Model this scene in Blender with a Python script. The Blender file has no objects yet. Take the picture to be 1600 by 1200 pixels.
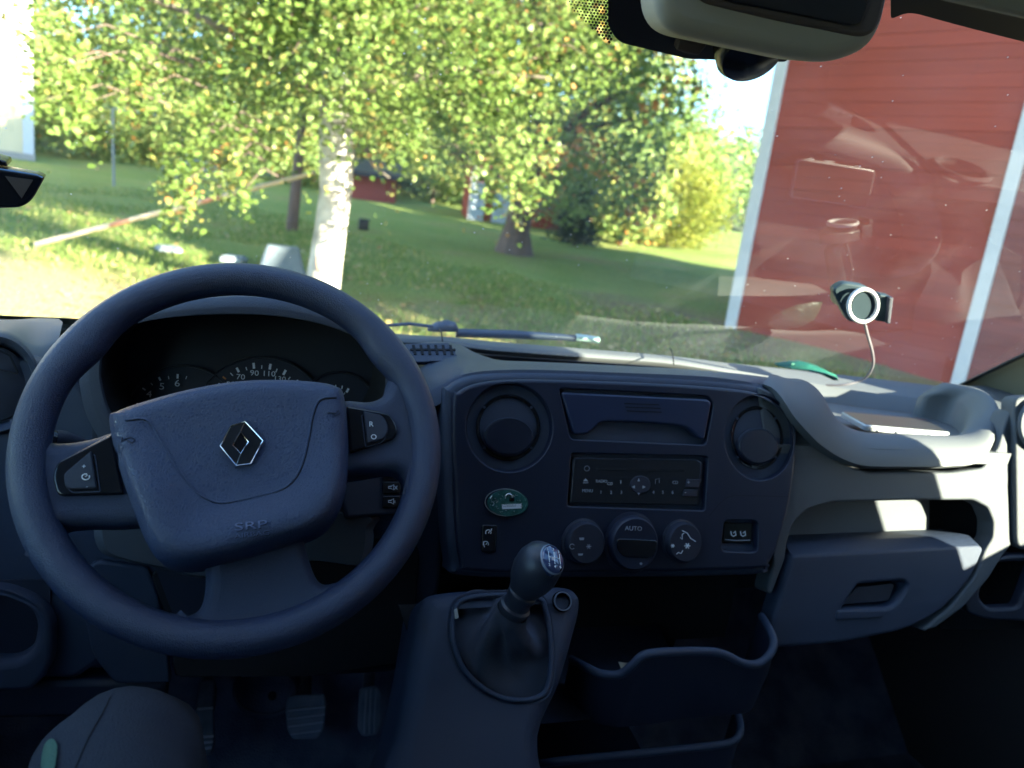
import bpy, bmesh, math, random
import numpy as np
from mathutils import Vector as V, Matrix, geometry
from math import sin, cos, tan, radians as R, pi, atan2, sqrt
random.seed(7); rng = np.random.default_rng(7)
S = bpy.context.scene; C = S.collection

# ------------------------------------------------------------------ camera
EYE = V((0, 0, 1.75)); YAW, PIT, ROL, FPX = R(18), R(12.6), R(7.5), 1150.0
fw = V((sin(YAW)*cos(PIT), cos(YAW)*cos(PIT), -sin(PIT)))
r0 = V((cos(YAW), -sin(YAW), 0)); u0 = r0.cross(fw)
rt = r0*cos(ROL) + u0*sin(ROL); up = -r0*sin(ROL) + u0*cos(ROL)
cd = bpy.data.cameras.new('camera'); cam = bpy.data.objects.new('camera', cd); C.objects.link(cam)
cam.matrix_world = Matrix(((rt.x, up.x, -fw.x, EYE.x), (rt.y, up.y, -fw.y, EYE.y), (rt.z, up.z, -fw.z, EYE.z), (0, 0, 0, 1)))
cd.sensor_width = 36; cd.lens = 36*FPX/1600; cd.clip_start = .02; cd.clip_end = 3000
cd.dof.use_dof = True; cd.dof.focus_distance = .80; cd.dof.aperture_fstop = 5.2
S.camera = cam

# ------------------------------------------------------------------ light
SUN_TRAVEL = -41.0      # degrees, heading the light travels (0 = straight ahead, minus = left)
SUN_EL = 14.0
sd = bpy.data.lights.new('sun', 'SUN'); sd.energy = 5.0; sd.angle = R(.5); sd.color = (1, .88, .70)
so = bpy.data.objects.new('sun', sd); C.objects.link(so); so.location = (20, -20, 20)
tr = V((sin(R(SUN_TRAVEL))*cos(R(SUN_EL)), cos(R(SUN_TRAVEL))*cos(R(SUN_EL)), -sin(R(SUN_EL))))
so.rotation_euler = tr.to_track_quat('-Z', 'Y').to_euler()
W = bpy.data.worlds.new('World'); S.world = W; W.use_nodes = True
wn = W.node_tree.nodes; wl = W.node_tree.links
bg = wn['Background']; sky = wn.new('ShaderNodeTexSky'); sky.sky_type = 'NISHITA'; sky.sun_disc = False
sky.sun_elevation = R(SUN_EL); sky.sun_rotation = atan2(-tr.x, -tr.y)
sky.altitude = 100; sky.air_density = 1; sky.dust_density = .4; sky.ozone_density = 4.0
tc = wn.new('ShaderNodeTexCoord'); mp = wn.new('ShaderNodeMapping'); mp.inputs['Scale'].default_value = (1, 1, 3.2)
cn = wn.new('ShaderNodeTexNoise'); cn.inputs['Scale'].default_value = 2.6; cn.inputs['Detail'].default_value = 7; cn.inputs['Roughness'].default_value = .55
cr = wn.new('ShaderNodeValToRGB'); cr.color_ramp.elements[0].position = .56; cr.color_ramp.elements[1].position = .74
cmix = wn.new('ShaderNodeMixRGB'); cmix.inputs['Color2'].default_value = (7.5, 7.6, 7.8, 1)
wl.new(tc.outputs['Generated'], mp.inputs[0]); wl.new(mp.outputs[0], cn.inputs['Vector']); wl.new(cn.outputs[0], cr.inputs[0])
wl.new(cr.outputs[0], cmix.inputs['Fac']); wl.new(sky.outputs[0], cmix.inputs['Color1']); wl.new(cmix.outputs[0], bg.inputs['Color'])
bg.inputs['Strength'].default_value = .11
S.view_settings.view_transform = 'Standard'; S.view_settings.look = 'None'; S.view_settings.gamma = 1
S.view_settings.exposure = 3.55; S.view_settings.use_curve_mapping = False
S.cycles.max_bounces = 8; S.cycles.transparent_max_bounces = 24; S.cycles.sample_clamp_indirect = 6

# ------------------------------------------------------------------ materials
def mat(name, col, rough=.6, metal=0, bump=None, var=None, coat=0, spec=.5, emit=None):
    m = bpy.data.materials.new(name); m.use_nodes = True; n = m.node_tree.nodes; l = m.node_tree.links
    b = n['Principled BSDF']; b.inputs['Base Color'].default_value = (*col, 1); b.inputs['Roughness'].default_value = rough
    b.inputs['Metallic'].default_value = metal; b.inputs['Coat Weight'].default_value = coat; b.inputs['Specular IOR Level'].default_value = spec
    t = n.new('ShaderNodeTexCoord')
    if var:            # (scale, amount, second colour)
        no = n.new('ShaderNodeTexNoise'); no.inputs['Scale'].default_value = var[0]; no.inputs['Detail'].default_value = 6
        rp_ = n.new('ShaderNodeValToRGB'); rp_.color_ramp.elements[0].position = .5-var[1]; rp_.color_ramp.elements[1].position = .5+var[1]
        mx = n.new('ShaderNodeMixRGB'); mx.inputs['Color1'].default_value = (*col, 1); mx.inputs['Color2'].default_value = (*var[2], 1)
        mpp = n.new('ShaderNodeMapping')
        if len(var) > 3: mpp.inputs['Scale'].default_value = var[3]
        l.new(t.outputs['Object'], mpp.inputs[0]); l.new(mpp.outputs[0], no.inputs['Vector'])
        l.new(no.outputs[0], rp_.inputs[0]); l.new(rp_.outputs[0], mx.inputs['Fac']); l.new(mx.outputs[0], b.inputs['Base Color'])
    if bump:           # (kind, scale, distance)
        if bump[0] == 'grain':
            tx = n.new('ShaderNodeTexVoronoi'); tx.feature = 'DISTANCE_TO_EDGE'; tx.inputs['Scale'].default_value = bump[1]
            mr = n.new('ShaderNodeMapRange'); mr.inputs['From Max'].default_value = .22
            nz = n.new('ShaderNodeTexNoise'); nz.inputs['Scale'].default_value = bump[1]*.6
            ad = n.new('ShaderNodeMixRGB'); ad.blend_type = 'ADD'; ad.inputs['Fac'].default_value = .0035
            l.new(t.outputs['Object'], ad.inputs['Color1']); l.new(nz.outputs['Color'], ad.inputs['Color2'])
            l.new(ad.outputs[0], tx.inputs['Vector']); l.new(tx.outputs['Distance'], mr.inputs[0]); out = mr.outputs[0]
        else:
            tx = n.new('ShaderNodeTexNoise'); tx.inputs['Scale'].default_value = bump[1]; tx.inputs['Detail'].default_value = 5
            l.new(t.outputs['Object'], tx.inputs['Vector']); out = tx.outputs[0]
        bu = n.new('ShaderNodeBump'); bu.inputs['Distance'].default_value = bump[2]; bu.inputs['Strength'].default_value = bump[3] if len(bump) > 3 else .6
        l.new(out, bu.inputs['Height']); l.new(bu.outputs[0], b.inputs['Normal'])
    if emit: b.inputs['Emission Color'].default_value = (*emit, 1); b.inputs['Emission Strength'].default_value = 1
    return m
M = {}
M['wheel'] = mat('wheel_leather_grain', (0.0083, 0.0200, 0.0631), .43, spec=.75, bump=('grain', 420, .0005, .6), var=(14, .3, (0.0066, 0.0161, 0.0517)))
M['airbag'] = mat('airbag_grain', (0.0094, 0.0251, 0.0813), .42, spec=.8, bump=('grain', 330, .0006, .7))
M['dark'] = mat('dark_plastic', (0.0070, 0.0111, 0.0269), .5, bump=('grain', 900, .0003, .4), var=(9, .3, (0.0094, 0.0143, 0.0315)))
M['fascia'] = mat('fascia_plastic', (0.0059, 0.0101, 0.0278), .50, bump=('noise', 1500, .0002, .5), var=(6, .25, (0.0081, 0.0126, 0.0317)))
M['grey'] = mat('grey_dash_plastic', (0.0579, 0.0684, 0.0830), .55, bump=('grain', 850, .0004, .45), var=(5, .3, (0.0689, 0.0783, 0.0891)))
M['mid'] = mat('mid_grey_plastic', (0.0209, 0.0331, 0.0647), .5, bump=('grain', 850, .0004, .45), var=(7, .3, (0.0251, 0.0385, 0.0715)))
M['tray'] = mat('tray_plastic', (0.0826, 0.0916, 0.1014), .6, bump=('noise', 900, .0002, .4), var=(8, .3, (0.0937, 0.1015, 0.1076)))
M['dusty'] = mat('dusty_dark_plastic', (.038, .046, .066), .5, bump=('noise', 700, .0003, .5), var=(30, .12, (.085, .092, .105)))
M['black'] = mat('black_gloss', (.008, .009, .013), .22)
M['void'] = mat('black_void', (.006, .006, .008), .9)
M['frit'] = mat('black_frit', (.007, .006, .007), .45)
M['chrome'] = mat('chrome', (.62, .64, .68), .16, 1)
M['facet'] = mat('emblem_facet', (.10, .12, .17), .2, .9)
M['print'] = mat('white_print', (.75, .77, .8), .6)
M['printdim'] = mat('grey_print', (.34, .36, .40), .6)
M['amber'] = mat('amber_print', (.6, .22, .05), .6)
M['line'] = mat('pale_edge', (.34, .33, .29), .5)
M['lining'] = mat('overhead_plastic', (0.3224, 0.3162, 0.2728), .6, bump=('noise', 400, .0003, .4), var=(6, .3, (0.2976, 0.2914, 0.2542)))
M['liner'] = mat('overhead_dark', (.075, .06, .058), .7, bump=('noise', 900, .0004, .6))
M['pillar'] = mat('pillar_trim', (0.1920, 0.1880, 0.1320), .6, bump=('noise', 500, .0003, .4))
M['carpet'] = mat('floor_mat', (0.1008, 0.1232, 0.2016), .85, bump=('noise', 300, .003, .8), var=(14, .14, (0.2240, 0.2576, 0.3584)))
M['pedal'] = mat('pedal_rubber', (0.2380, 0.2800, 0.3920), .6, bump=('noise', 200, .0006, .5), var=(30, .2, (0.3920, 0.4340, 0.5320)))
M['metal'] = mat('worn_metal', (.22, .25, .31), .45, .4, var=(40, .2, (.12, .14, .18)))
M['trouser'] = mat('trouser_cloth', (0.0124, 0.0152, 0.0255), .9, bump=('noise', 700, .0016, .9), var=(160, .2, (0.0156, 0.0185, 0.0277)))
M['patch'] = mat('green_cloth', (0.0450, 0.1000, 0.0650), .9, bump=('noise', 500, .001, .6))
M['jacket'] = mat('jacket_cloth', (.03, .035, .05), .9)
M['phone'] = mat('phone_silver', (.45, .46, .46), .25, .3)
M['phoneglass'] = mat('phone_screen', (.030, .033, .034), .35)
M['ring'] = mat('white_ring', (.55, .57, .58), .4)
M['cable'] = mat('grey_cable', (.13, .12, .135), .5)
M['holder'] = mat('holder_plastic', (0.0210, 0.0385, 0.0490), .4)
M['greenbag'] = mat('green_plastic', (.010, .095, .065), .45, bump=('noise', 60, .004, .7))
M['pcb'] = mat('circuit_green', (.012, .075, .065), .35, var=(260, .10, (.03, .13, .115)))
M['solder'] = mat('solder', (.5, .52, .52), .3, .7)
M['white'] = mat('white_paint', (0.5180, 0.5320, 0.5426), .6, bump=('noise', 60, .004, .5), var=(9, .25, (0.4620, 0.4760, 0.4855)))
M['red'] = mat('barn_red', (0.2900, 0.0480, 0.0270), .75, bump=('noise', 90, .004, .6), var=(3.5, .3, (0.2350, 0.0408, 0.0250), (.45, .45, 7)))
M['red2'] = mat('barn_red_faded', (.24, .075, .062), .8, bump=('noise', 90, .004, .6), var=(3.5, .3, (.17, .06, .055), (.45, .45, 7)))  # greyer red, for the boards beyond the batten
M['cream'] = mat('cream_render', (.62, .52, .33), .8, var=(2, .3, (.56, .47, .30)))
M['stone'] = mat('stone', (.33, .31, .28), .9, bump=('noise', 14, .04, .9), var=(5, .3, (.24, .22, .20)))
M['roof'] = mat('roof_tile', (.18, .06, .045), .8)
M['pane'] = mat('window_pane', (.03, .04, .05), .08)
M['vanwhite'] = mat('van_white', (.75, .76, .77), .3, coat=.4)
M['rubber'] = mat('black_rubber', (.012, .013, .016), .55)
M['wiper'] = mat('wiper_black', (.022, .034, .065), .4)
M['slab'] = mat('pale_slab', (0.2100, 0.2500, 0.2750), .7, var=(6, .3, (0.1800, 0.2200, 0.2500)))
M['bin'] = mat('grey_crate', (0.1300, 0.1650, 0.1900), .5, var=(8, .3, (0.1000, 0.1350, 0.1650)))
M['metalpost'] = mat('galvanised', (0.2100, 0.2300, 0.2400), .5, .3)
M['polepale'] = mat('pole_pale', (.50, .40, .29), .7); M['polered'] = mat('pole_red', (.36, .17, .11), .7)
M['bark'] = mat('birch_bark', (.27, .25, .22), .85, bump=('noise', 18, .012, .7), var=(2.6, .09, (.50, .475, .43), (1, 1, 1.3)))
M['brownbark'] = mat('brown_bark', (.15, .10, .08), .9, bump=('noise', 12, .06, .9), var=(5, .25, (.09, .065, .055), (1, 1, .3)))
M['limb'] = mat('limb_bark', (.17, .14, .11), .9, bump=('noise', 30, .01, .6))
M['scar'] = mat('bark_scar', (.36, .20, .13), .9)

def board_variation(m):
    n = m.node_tree.nodes; l = m.node_tree.links; b = n['Principled BSDF']; src = b.inputs['Base Color'].links[0].from_socket
    oi = n.new('ShaderNodeObjectInfo'); hs = n.new('ShaderNodeHueSaturation'); mr = n.new('ShaderNodeMapRange'); mr.inputs['To Min'].default_value = .90; mr.inputs['To Max'].default_value = 1.08
    l.new(oi.outputs['Random'], mr.inputs[0]); l.new(mr.outputs[0], hs.inputs['Value']); l.new(src, hs.inputs['Color']); l.new(hs.outputs[0], b.inputs['Base Color'])
board_variation(M['red']); board_variation(M['red2'])
def leafmat(name, cols, trans=.35):
    m = bpy.data.materials.new(name); m.use_nodes = True; n = m.node_tree.nodes; l = m.node_tree.links
    b = n['Principled BSDF']; b.inputs['Roughness'].default_value = .45; b.inputs['Specular IOR Level'].default_value = .4
    a = n.new('ShaderNodeAttribute'); a.attribute_name = 'tone'; r_ = n.new('ShaderNodeValToRGB')
    e = r_.color_ramp.elements; e[0].position = cols[0][0]; e[0].color = (*cols[0][1], 1); e[1].position = cols[-1][0]; e[1].color = (*cols[-1][1], 1)
    for p, c in cols[1:-1]:
        x = e.new(p); x.color = (*c, 1)
    t = n.new('ShaderNodeBsdfTranslucent'); mx = n.new('ShaderNodeMixShader'); mx.inputs[0].default_value = trans
    l.new(a.outputs['Fac'], r_.inputs[0]); l.new(r_.outputs[0], b.inputs['Base Color']); l.new(r_.outputs[0], t.inputs['Color'])
    l.new(b.outputs[0], mx.inputs[1]); l.new(t.outputs[0], mx.inputs[2]); l.new(mx.outputs[0], n['Material Output'].inputs[0])
    return m
M['leaf'] = leafmat('birch_leaf', [(0, (0.0664, 0.1168, 0.0221)), (.5, (0.1328, 0.2025, 0.0443)), (.86, (0.2391, 0.2959, 0.0960)), (.93, (0.3055, 0.2025, 0.0516)), (1, (0.3320, 0.1713, 0.0590))], .4)
M['leafdark'] = leafmat('wood_leaf', [(0, (0.1111, 0.1918, 0.0545)), (.6, (0.2220, 0.3129, 0.0909)), (.95, (0.4440, 0.4036, 0.1181)), (1, (0.5328, 0.2219, 0.0545))], .3)
M['leafbush'] = leafmat('bush_leaf', [(0, (.12, .17, .02)), (.6, (.22, .25, .035)), (1, (.34, .31, .06))], .4)
M['needle'] = leafmat('needle', [(0, (.015, .035, .02)), (1, (.035, .065, .035))], .15)
M['blade'] = leafmat('grass_blade', [(0, (0.1078, 0.1788, 0.0434)), (.7, (0.1848, 0.2612, 0.0619)), (1, (0.4158, 0.3575, 0.1361))], .35)
M['fallen'] = leafmat('fallen_leaf', [(0, (.32, .25, .08)), (.6, (.42, .33, .14)), (1, (.34, .16, .06))], .1)

def glassmat(name, tint, dirt, strength):
    m = bpy.data.materials.new(name); m.use_nodes = True; n = m.node_tree.nodes; l = m.node_tree.links
    n.remove(n['Principled BSDF'])
    t = n.new('ShaderNodeBsdfTransparent'); t.inputs[0].default_value = (*tint, 1)
    g = n.new('ShaderNodeBsdfGlossy'); g.inputs['Roughness'].default_value = .0
    f = n.new('ShaderNodeFresnel'); ge = n.new('ShaderNodeNewGeometry'); io = n.new('ShaderNodeMapRange')
    io.inputs['To Min'].default_value = 1.5; io.inputs['To Max'].default_value = 1/1.5; l.new(ge.outputs['Backfacing'], io.inputs[0]); l.new(io.outputs[0], f.inputs[0])
    k = n.new('ShaderNodeMath'); k.operation = 'MULTIPLY'; k.inputs[1].default_value = strength; k.use_clamp = True
    a = n.new('ShaderNodeMixShader'); l.new(f.outputs[0], k.inputs[0]); l.new(k.outputs[0], a.inputs[0]); l.new(t.outputs[0], a.inputs[1]); l.new(g.outputs[0], a.inputs[2])
    d = n.new('ShaderNodeBsdfDiffuse'); d.inputs[0].default_value = (.6, .55, .5, 1)
    tl = n.new('ShaderNodeBsdfTranslucent'); tl.inputs[0].default_value = (.6, .55, .5, 1)
    dd = n.new('ShaderNodeAddShader'); l.new(d.outputs[0], dd.inputs[0]); l.new(tl.outputs[0], dd.inputs[1])
    tcx = n.new('ShaderNodeTexCoord')
    n1 = n.new('ShaderNodeTexNoise'); n1.inputs['Scale'].default_value = 7; n1.inputs['Detail'].default_value = 5
    r1 = n.new('ShaderNodeMapRange'); r1.inputs['From Min'].default_value = .4; r1.inputs['From Max'].default_value = .75; r1.inputs['To Max'].default_value = dirt
    n2 = n.new('ShaderNodeTexVoronoi'); n2.inputs['Scale'].default_value = 46
    r2 = n.new('ShaderNodeMapRange'); r2.inputs['From Min'].default_value = .075; r2.inputs['From Max'].default_value = .045; r2.inputs['To Max'].default_value = .38
    sm = n.new('ShaderNodeMath'); sm.operation = 'ADD'; b = n.new('ShaderNodeMixShader')
    l.new(tcx.outputs['Object'], n1.inputs[0]); l.new(tcx.outputs['Object'], n2.inputs[0]); l.new(n1.outputs[0], r1.inputs[0]); l.new(n2.outputs['Distance'], r2.inputs[0])
    l.new(r1.outputs[0], sm.inputs[0])
    if dirt > .01: l.new(r2.outputs[0], sm.inputs[1])
    else: sm.inputs[1].default_value = 0
    l.new(sm.outputs[0], b.inputs[0]); l.new(a.outputs[0], b.inputs[1]); l.new(dd.outputs[0], b.inputs[2])
    l.new(b.outputs[0], n['Material Output'].inputs[0]); return m
M['glass'] = glassmat('windscreen_glass', (.90, .95, .91), .035, 1.75)
M['sideglass'] = glassmat('side_glass', (.90, .95, .92), .004, 1.3)

# ------------------------------------------------------------------ rays and planes
def ray(x, y): return fw + rt*((x-800)/FPX) - up*((y-600)/FPX)
def at(x, y, Y):
    d = ray(x, y); return EYE + d*(Y/d.y)
def proj(p):
    d = V(p)-EYE; k = d.dot(fw); return 800+FPX*d.dot(rt)/k, 600-FPX*d.dot(up)/k, k
def terr(x, y):
    yy = max(y, 0); h = .06*min(yy, 34) + .015*x*min(1, yy/6)
    if yy > 34: h += .02*(min(yy, 120)-34)
    return h
def gp(x, y):
    d = ray(x, y); t = 4.0
    for i in range(400):
        p = EYE+d*t
        if p.z <= terr(p.x, p.y): break
        t += .05 if t < 25 else .3
    return V((p.x, p.y, terr(p.x, p.y)))
class Plane:
    def __init__(s, o, lean, turn=0):
        s.o = V(o); L = R(lean); T = R(turn)
        s.n = V((-sin(T)*cos(L), -cos(T)*cos(L), sin(L))); s.u = V((cos(T), -sin(T), 0)); s.v = s.n.cross(s.u)
    def px(s, x, y, h=0):
        d = ray(x, y); t = s.n.dot(s.o + s.n*h - EYE)/s.n.dot(d); return EYE+d*t
    def uv(s, x, y):
        p = s.px(x, y)-s.o; return (p.dot(s.u), p.dot(s.v))
    def pt(s, a, b, h=0): return s.o + s.u*a + s.v*b + s.n*h

# ------------------------------------------------------------------ object helpers
def link(o, parent=None):
    C.objects.link(o)
    if parent: o.parent = parent
    return o
def root_of(p):
    while p.parent: p = p.parent
    return p
def tag(o, label, cat, group=None, kind=None):
    if label: o['label'] = label
    if cat: o['category'] = cat
    if group: o['group'] = group
    if kind: o['kind'] = kind
    return o
def thing(name, label, cat, loc=(0, 0, 0), group=None):
    o = bpy.data.objects.new(name, None); o.location = loc; o.empty_display_size = .05; link(o)
    return tag(o, label, cat, group)
def obj(name, verts, faces, m, parent=None, smooth=40):
    off = root_of(parent).location if parent else V((0, 0, 0))
    me = bpy.data.meshes.new(name); me.from_pydata([tuple(V(v)-off) for v in verts], [], faces)
    bm = bmesh.new(); bm.from_mesh(me); bmesh.ops.recalc_face_normals(bm, faces=bm.faces); bm.to_mesh(me); bm.free()
    if smooth:
        me.polygons.foreach_set('use_smooth', [True]*len(me.polygons)); me.set_sharp_from_angle(angle=R(smooth))
    me.materials.append(m); return link(bpy.data.objects.new(name, me), parent)
class MB:
    def __init__(s): s.v = []; s.f = []
    def add(s, v, f):
        k = len(s.v); s.v += [V(q) for q in v]; s.f += [tuple(i+k for i in g) for g in f]; return s
    def obj(s, name, m, parent=None, smooth=40): return obj(name, s.v, s.f, m, parent, smooth)
def cr_spline(pts, n=6, closed=True):
    P = [V((*p, 0)[:3]) if len(p) == 2 else V(p) for p in pts]; N = len(P); out = []
    for i in range(N if closed else N-1):
        a = P[(i-1) % N] if closed or i > 0 else P[0]; b = P[i]; c = P[(i+1) % N]; d = P[(i+2) % N] if closed or i+2 < N else P[-1]
        for k in range(n):
            t = k/n; out.append(.5*((2*b)+(c-a)*t+(2*a-5*b+4*c-d)*t*t+(3*b-a-3*c+d)*t**3))
    if not closed: out.append(P[-1])
    return [tuple(p[:len(pts[0])]) for p in out]
def rp(pts, r, n=5):          # round the corners of a polygon
    out = []; N = len(pts)
    for i in range(N):
        a, b, c = [V((*pts[j % N], 0)) for j in (i-1, i, i+1)]; rr = r[i] if isinstance(r, (list, tuple)) else r
        k1 = min(rr, (a-b).length*.48); k2 = min(rr, (c-b).length*.48); p = b+(a-b).normalized()*k1; q = b+(c-b).normalized()*k2
        if rr < 1e-6: out.append((b.x, b.y)); continue
        for k in range(n+1):
            t = k/n; w = p*(1-t)**2 + b*2*t*(1-t) + q*t*t; out.append((w.x, w.y))
    return out
def area2(P): return sum(P[i][0]*P[(i+1) % len(P)][1]-P[(i+1) % len(P)][0]*P[i][1] for i in range(len(P)))/2
def inset(P, d):
    if area2(P) < 0: P = P[::-1]
    out = []; N = len(P)
    for i in range(N):
        a, b, c = V(P[i-1]), V(P[i]), V(P[(i+1) % N]); e1 = (b-a); e2 = (c-b)
        if e1.length < 1e-9: e1 = e2
        if e2.length < 1e-9: e2 = e1
        n1 = V((-e1.y, e1.x)).normalized(); n2 = V((-e2.y, e2.x)).normalized(); nn = n1+n2
        if nn.length < 1e-6: nn = n1
        nn.normalize(); out.append(tuple(b+nn*(d/max(.5, nn.dot(n1)))))
    return out
def slab(name, pl, outer, m, parent, thick=.02, bevel=.003, h=0, holes=(), px=True, hole_bevel=None, seg=3, back=True, dome=None):
    """solid plate on a plane: outer and holes are outlines in photo pixels (px) or plane metres"""
    def conv(P): return [pl.uv(*q) for q in P] if px else list(P)
    O = conv(outer); O = O if area2(O) > 0 else O[::-1]
    mb = MB(); loops = []
    def rings(L, sgn, bv):
        prev = None; N = len(L)
        prof = [(0, -thick)] + [(bv*(1-cos(pi/2*k/seg)), -bv+bv*sin(pi/2*k/seg)) for k in range(seg+1)] if bv > 0 else [(0, -thick), (0, 0)]
        idx = None
        for ins, hh in prof:
            Q = inset(L, sgn*ins) if abs(ins) > 1e-9 else L
            k = len(mb.v); mb.v += [pl.pt(a, b, h+hh) for a, b in Q]
            cur = list(range(k, k+N))
            if idx:
                for i in range(N): mb.f.append((idx[i], idx[(i+1) % N], cur[(i+1) % N], cur[i]))
            else: first = cur
            idx = cur
        return Q, idx, first
    Q, top, bot = rings(O, 1, bevel); loops.append((Q, top))
    for H in holes:
        L = conv(H); L = L if area2(L) > 0 else L[::-1]
        Q, t2, _ = rings(L, -1, bevel if hole_bevel is None else hole_bevel); loops.append((Q, t2))
    co = []; eg = []; fi = []
    for Q, ids in loops:
        k0 = len(co); N = len(Q); co += [V((q[0]*100, q[1]*100)) for q in Q]; eg += [(k0+i, k0+(i+1) % N) for i in range(N)]; fi += ids
    vo, _, fo, ov, _, _ = geometry.delaunay_2d_cdt(co, eg, [], 4, 1e-5)
    k0 = len(mb.v); hs = 0
    for v in vo: mb.v.append(pl.pt(v.x/100, v.y/100, h))
    def inside(x, y, Q):
        r_ = False; N = len(Q)
        for i in range(N):
            (x0, y0), (x1, y1) = Q[i], Q[(i+1) % N]
            if (y0 > y) != (y1 > y) and x < (x1-x0)*(y-y0)/(y1-y0)+x0: r_ = not r_
        return r_
    for f in fo:
        cx, cy = sum(vo[i].x for i in f)/len(f)/100, sum(vo[i].y for i in f)/len(f)/100
        if (not holes) or (inside(cx, cy, loops[0][0]) and not any(inside(cx, cy, Q) for Q, _ in loops[1:])): mb.f.append(tuple(k0+i for i in f))
    if back and not holes: mb.f.append(tuple(reversed(bot)))
    return mb.obj(name, m, parent, 35)
def loft(name, rings, m, parent, closed=False, smooth=50, cap=False):
    mb = MB(); n = len(rings[0])
    for r in rings: mb.v += [V(p) for p in r]
    for j in range(len(rings)-1):
        for i in range(n if closed else n-1):
            a = j*n+i; b = j*n+(i+1) % n; mb.f.append((a, b, b+n, a+n))
    if cap: mb.f.append(tuple(range(n))); mb.f.append(tuple(range((len(rings)-1)*n, len(rings)*n)))
    return mb.obj(name, m, parent, smooth)
def resample(P, n):
    P = [V(p) for p in P]; L = [0]
    for a, b in zip(P, P[1:]): L.append(L[-1]+(b-a).length)
    out = []; j = 0
    for k in range(n):
        t = L[-1]*k/(n-1)
        while j < len(P)-2 and L[j+1] < t: j += 1
        w = (t-L[j])/max(1e-9, L[j+1]-L[j]); out.append(P[j].lerp(P[j+1], min(1, w)))
    return out
def tube_into(mb, pts, r, n=8, closed=False):
    P = [V(p) for p in pts]; N = len(P); k = len(mb.v); prev = None
    for i, p in enumerate(P):
        t = (P[(i+1) % N]-P[i-1]) if closed else (P[min(i+1, N-1)]-P[max(i-1, 0)])
        t.normalize(); a = prev-t*prev.dot(t) if prev else t.orthogonal()
        a.normalize(); prev = a; b = t.cross(a); rr = r[i] if isinstance(r, (list, tuple)) else r
        mb.v += [p+(a*cos(2*pi*j/n)+b*sin(2*pi*j/n))*rr for j in range(n)]
    for i in range(N if closed else N-1):
        for j in range(n):
            a = k+i*n+j; b = k+i*n+(j+1) % n; c = k+((i+1) % N)*n+(j+1) % n; d = k+((i+1) % N)*n+j; mb.f.append((a, b, c, d))
    if not closed: mb.f.append(tuple(range(k, k+n))); mb.f.append(tuple(range(k+(N-1)*n, k+N*n)))
    return mb
def tube(name, pts, r, m, parent, n=8, closed=False): return tube_into(MB(), pts, r, n, closed).obj(name, m, parent, 60)
def box_into(mb, c, s, rot=None):
    v = []
    for x in (-.5, .5):
        for y in (-.5, .5):
            for z in (-.5, .5):
                q = V((x*s[0], y*s[1], z*s[2])); q = rot @ q if rot else q; v.append(V(c)+q)
    return mb.add(v, [(0, 1, 3, 2), (4, 6, 7, 5), (0, 4, 5, 1), (2, 3, 7, 6), (0, 2, 6, 4), (1, 5, 7, 3)])
def box(name, c, s, m, parent=None, rot=None, bev=0):
    o = box_into(MB(), c, s, rot).obj(name, m, parent, 0)
    if bev:
        bm = bmesh.new(); bm.from_mesh(o.data); bmesh.ops.bevel(bm, geom=bm.edges[:], offset=bev, segments=2, affect='EDGES', profile=.5); bm.to_mesh(o.data); bm.free()
        o.data.polygons.foreach_set('use_smooth', [True]*len(o.data.polygons)); o.data.set_sharp_from_angle(angle=R(50))
    return o
def lathe(name, o, axis, prof, m, parent, n=40, sx=1, xa=None, cap=True):
    """prof: (radius, height along axis)"""
    ax = V(axis).normalized(); a = V(xa).normalized() if xa else ax.orthogonal().normalized(); a = (a-ax*a.dot(ax)).normalized(); b = ax.cross(a); mb = MB()
    for r, h in prof: mb.v += [V(o)+ax*h+(a*cos(2*pi*j/n)*sx+b*sin(2*pi*j/n))*r for j in range(n)]
    for i in range(len(prof)-1):
        for j in range(n): mb.f.append((i*n+j, i*n+(j+1) % n, (i+1)*n+(j+1) % n, (i+1)*n+j))
    if cap:
        mb.f.append(tuple(range(n))); mb.f.append(tuple(range((len(prof)-1)*n, len(prof)*n)))
    return mb.obj(name, m, parent, 35)
def text(name, s, pos, right, upv, size, m, parent, extr=.0002, align='CENTER', sx=1.0, shear=0):
    c = bpy.data.curves.new(name, 'FONT'); c.body = s; c.size = size; c.align_x = align; c.align_y = 'CENTER'; c.extrude = extr; c.resolution_u = 3; c.shear = shear
    t = bpy.data.objects.new(name, c); C.objects.link(t); dg = bpy.context.evaluated_depsgraph_get()
    me = bpy.data.meshes.new_from_object(t.evaluated_get(dg)); bpy.data.objects.remove(t)
    r = V(right).normalized(); u = V(upv); u = (u-r*u.dot(r)).normalized(); n = r.cross(u); off = root_of(parent).location if parent else V((0, 0, 0))
    mm = Matrix(((r.x*sx, u.x, n.x, pos[0]-off.x), (r.y*sx, u.y, n.y, pos[1]-off.y), (r.z*sx, u.z, n.z, pos[2]-off.z), (0, 0, 0, 1)))
    me.transform(mm); me.materials.clear(); me.materials.append(m); me.name = name
    return link(bpy.data.objects.new(name, me), parent)
def pxtext(name, s, pl, x, y, hpx, m, parent, h=.0006, rot=0, sx=1.0, shear=0):
    p = pl.px(x, y, h); a = pl.px(x+10, y+10*tan(R(rot)), h)-p; q = pl.px(x, y-hpx, h)-p
    return text(name, s, p, a, q, q.length*1.4, m, parent, sx=sx, shear=shear)
def pxstroke(mb, pl, pts, w, h=.0008, n=5, closed=False):
    return tube_into(mb, [pl.px(x, y, h) for x, y in pts], w, n, closed)
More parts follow.
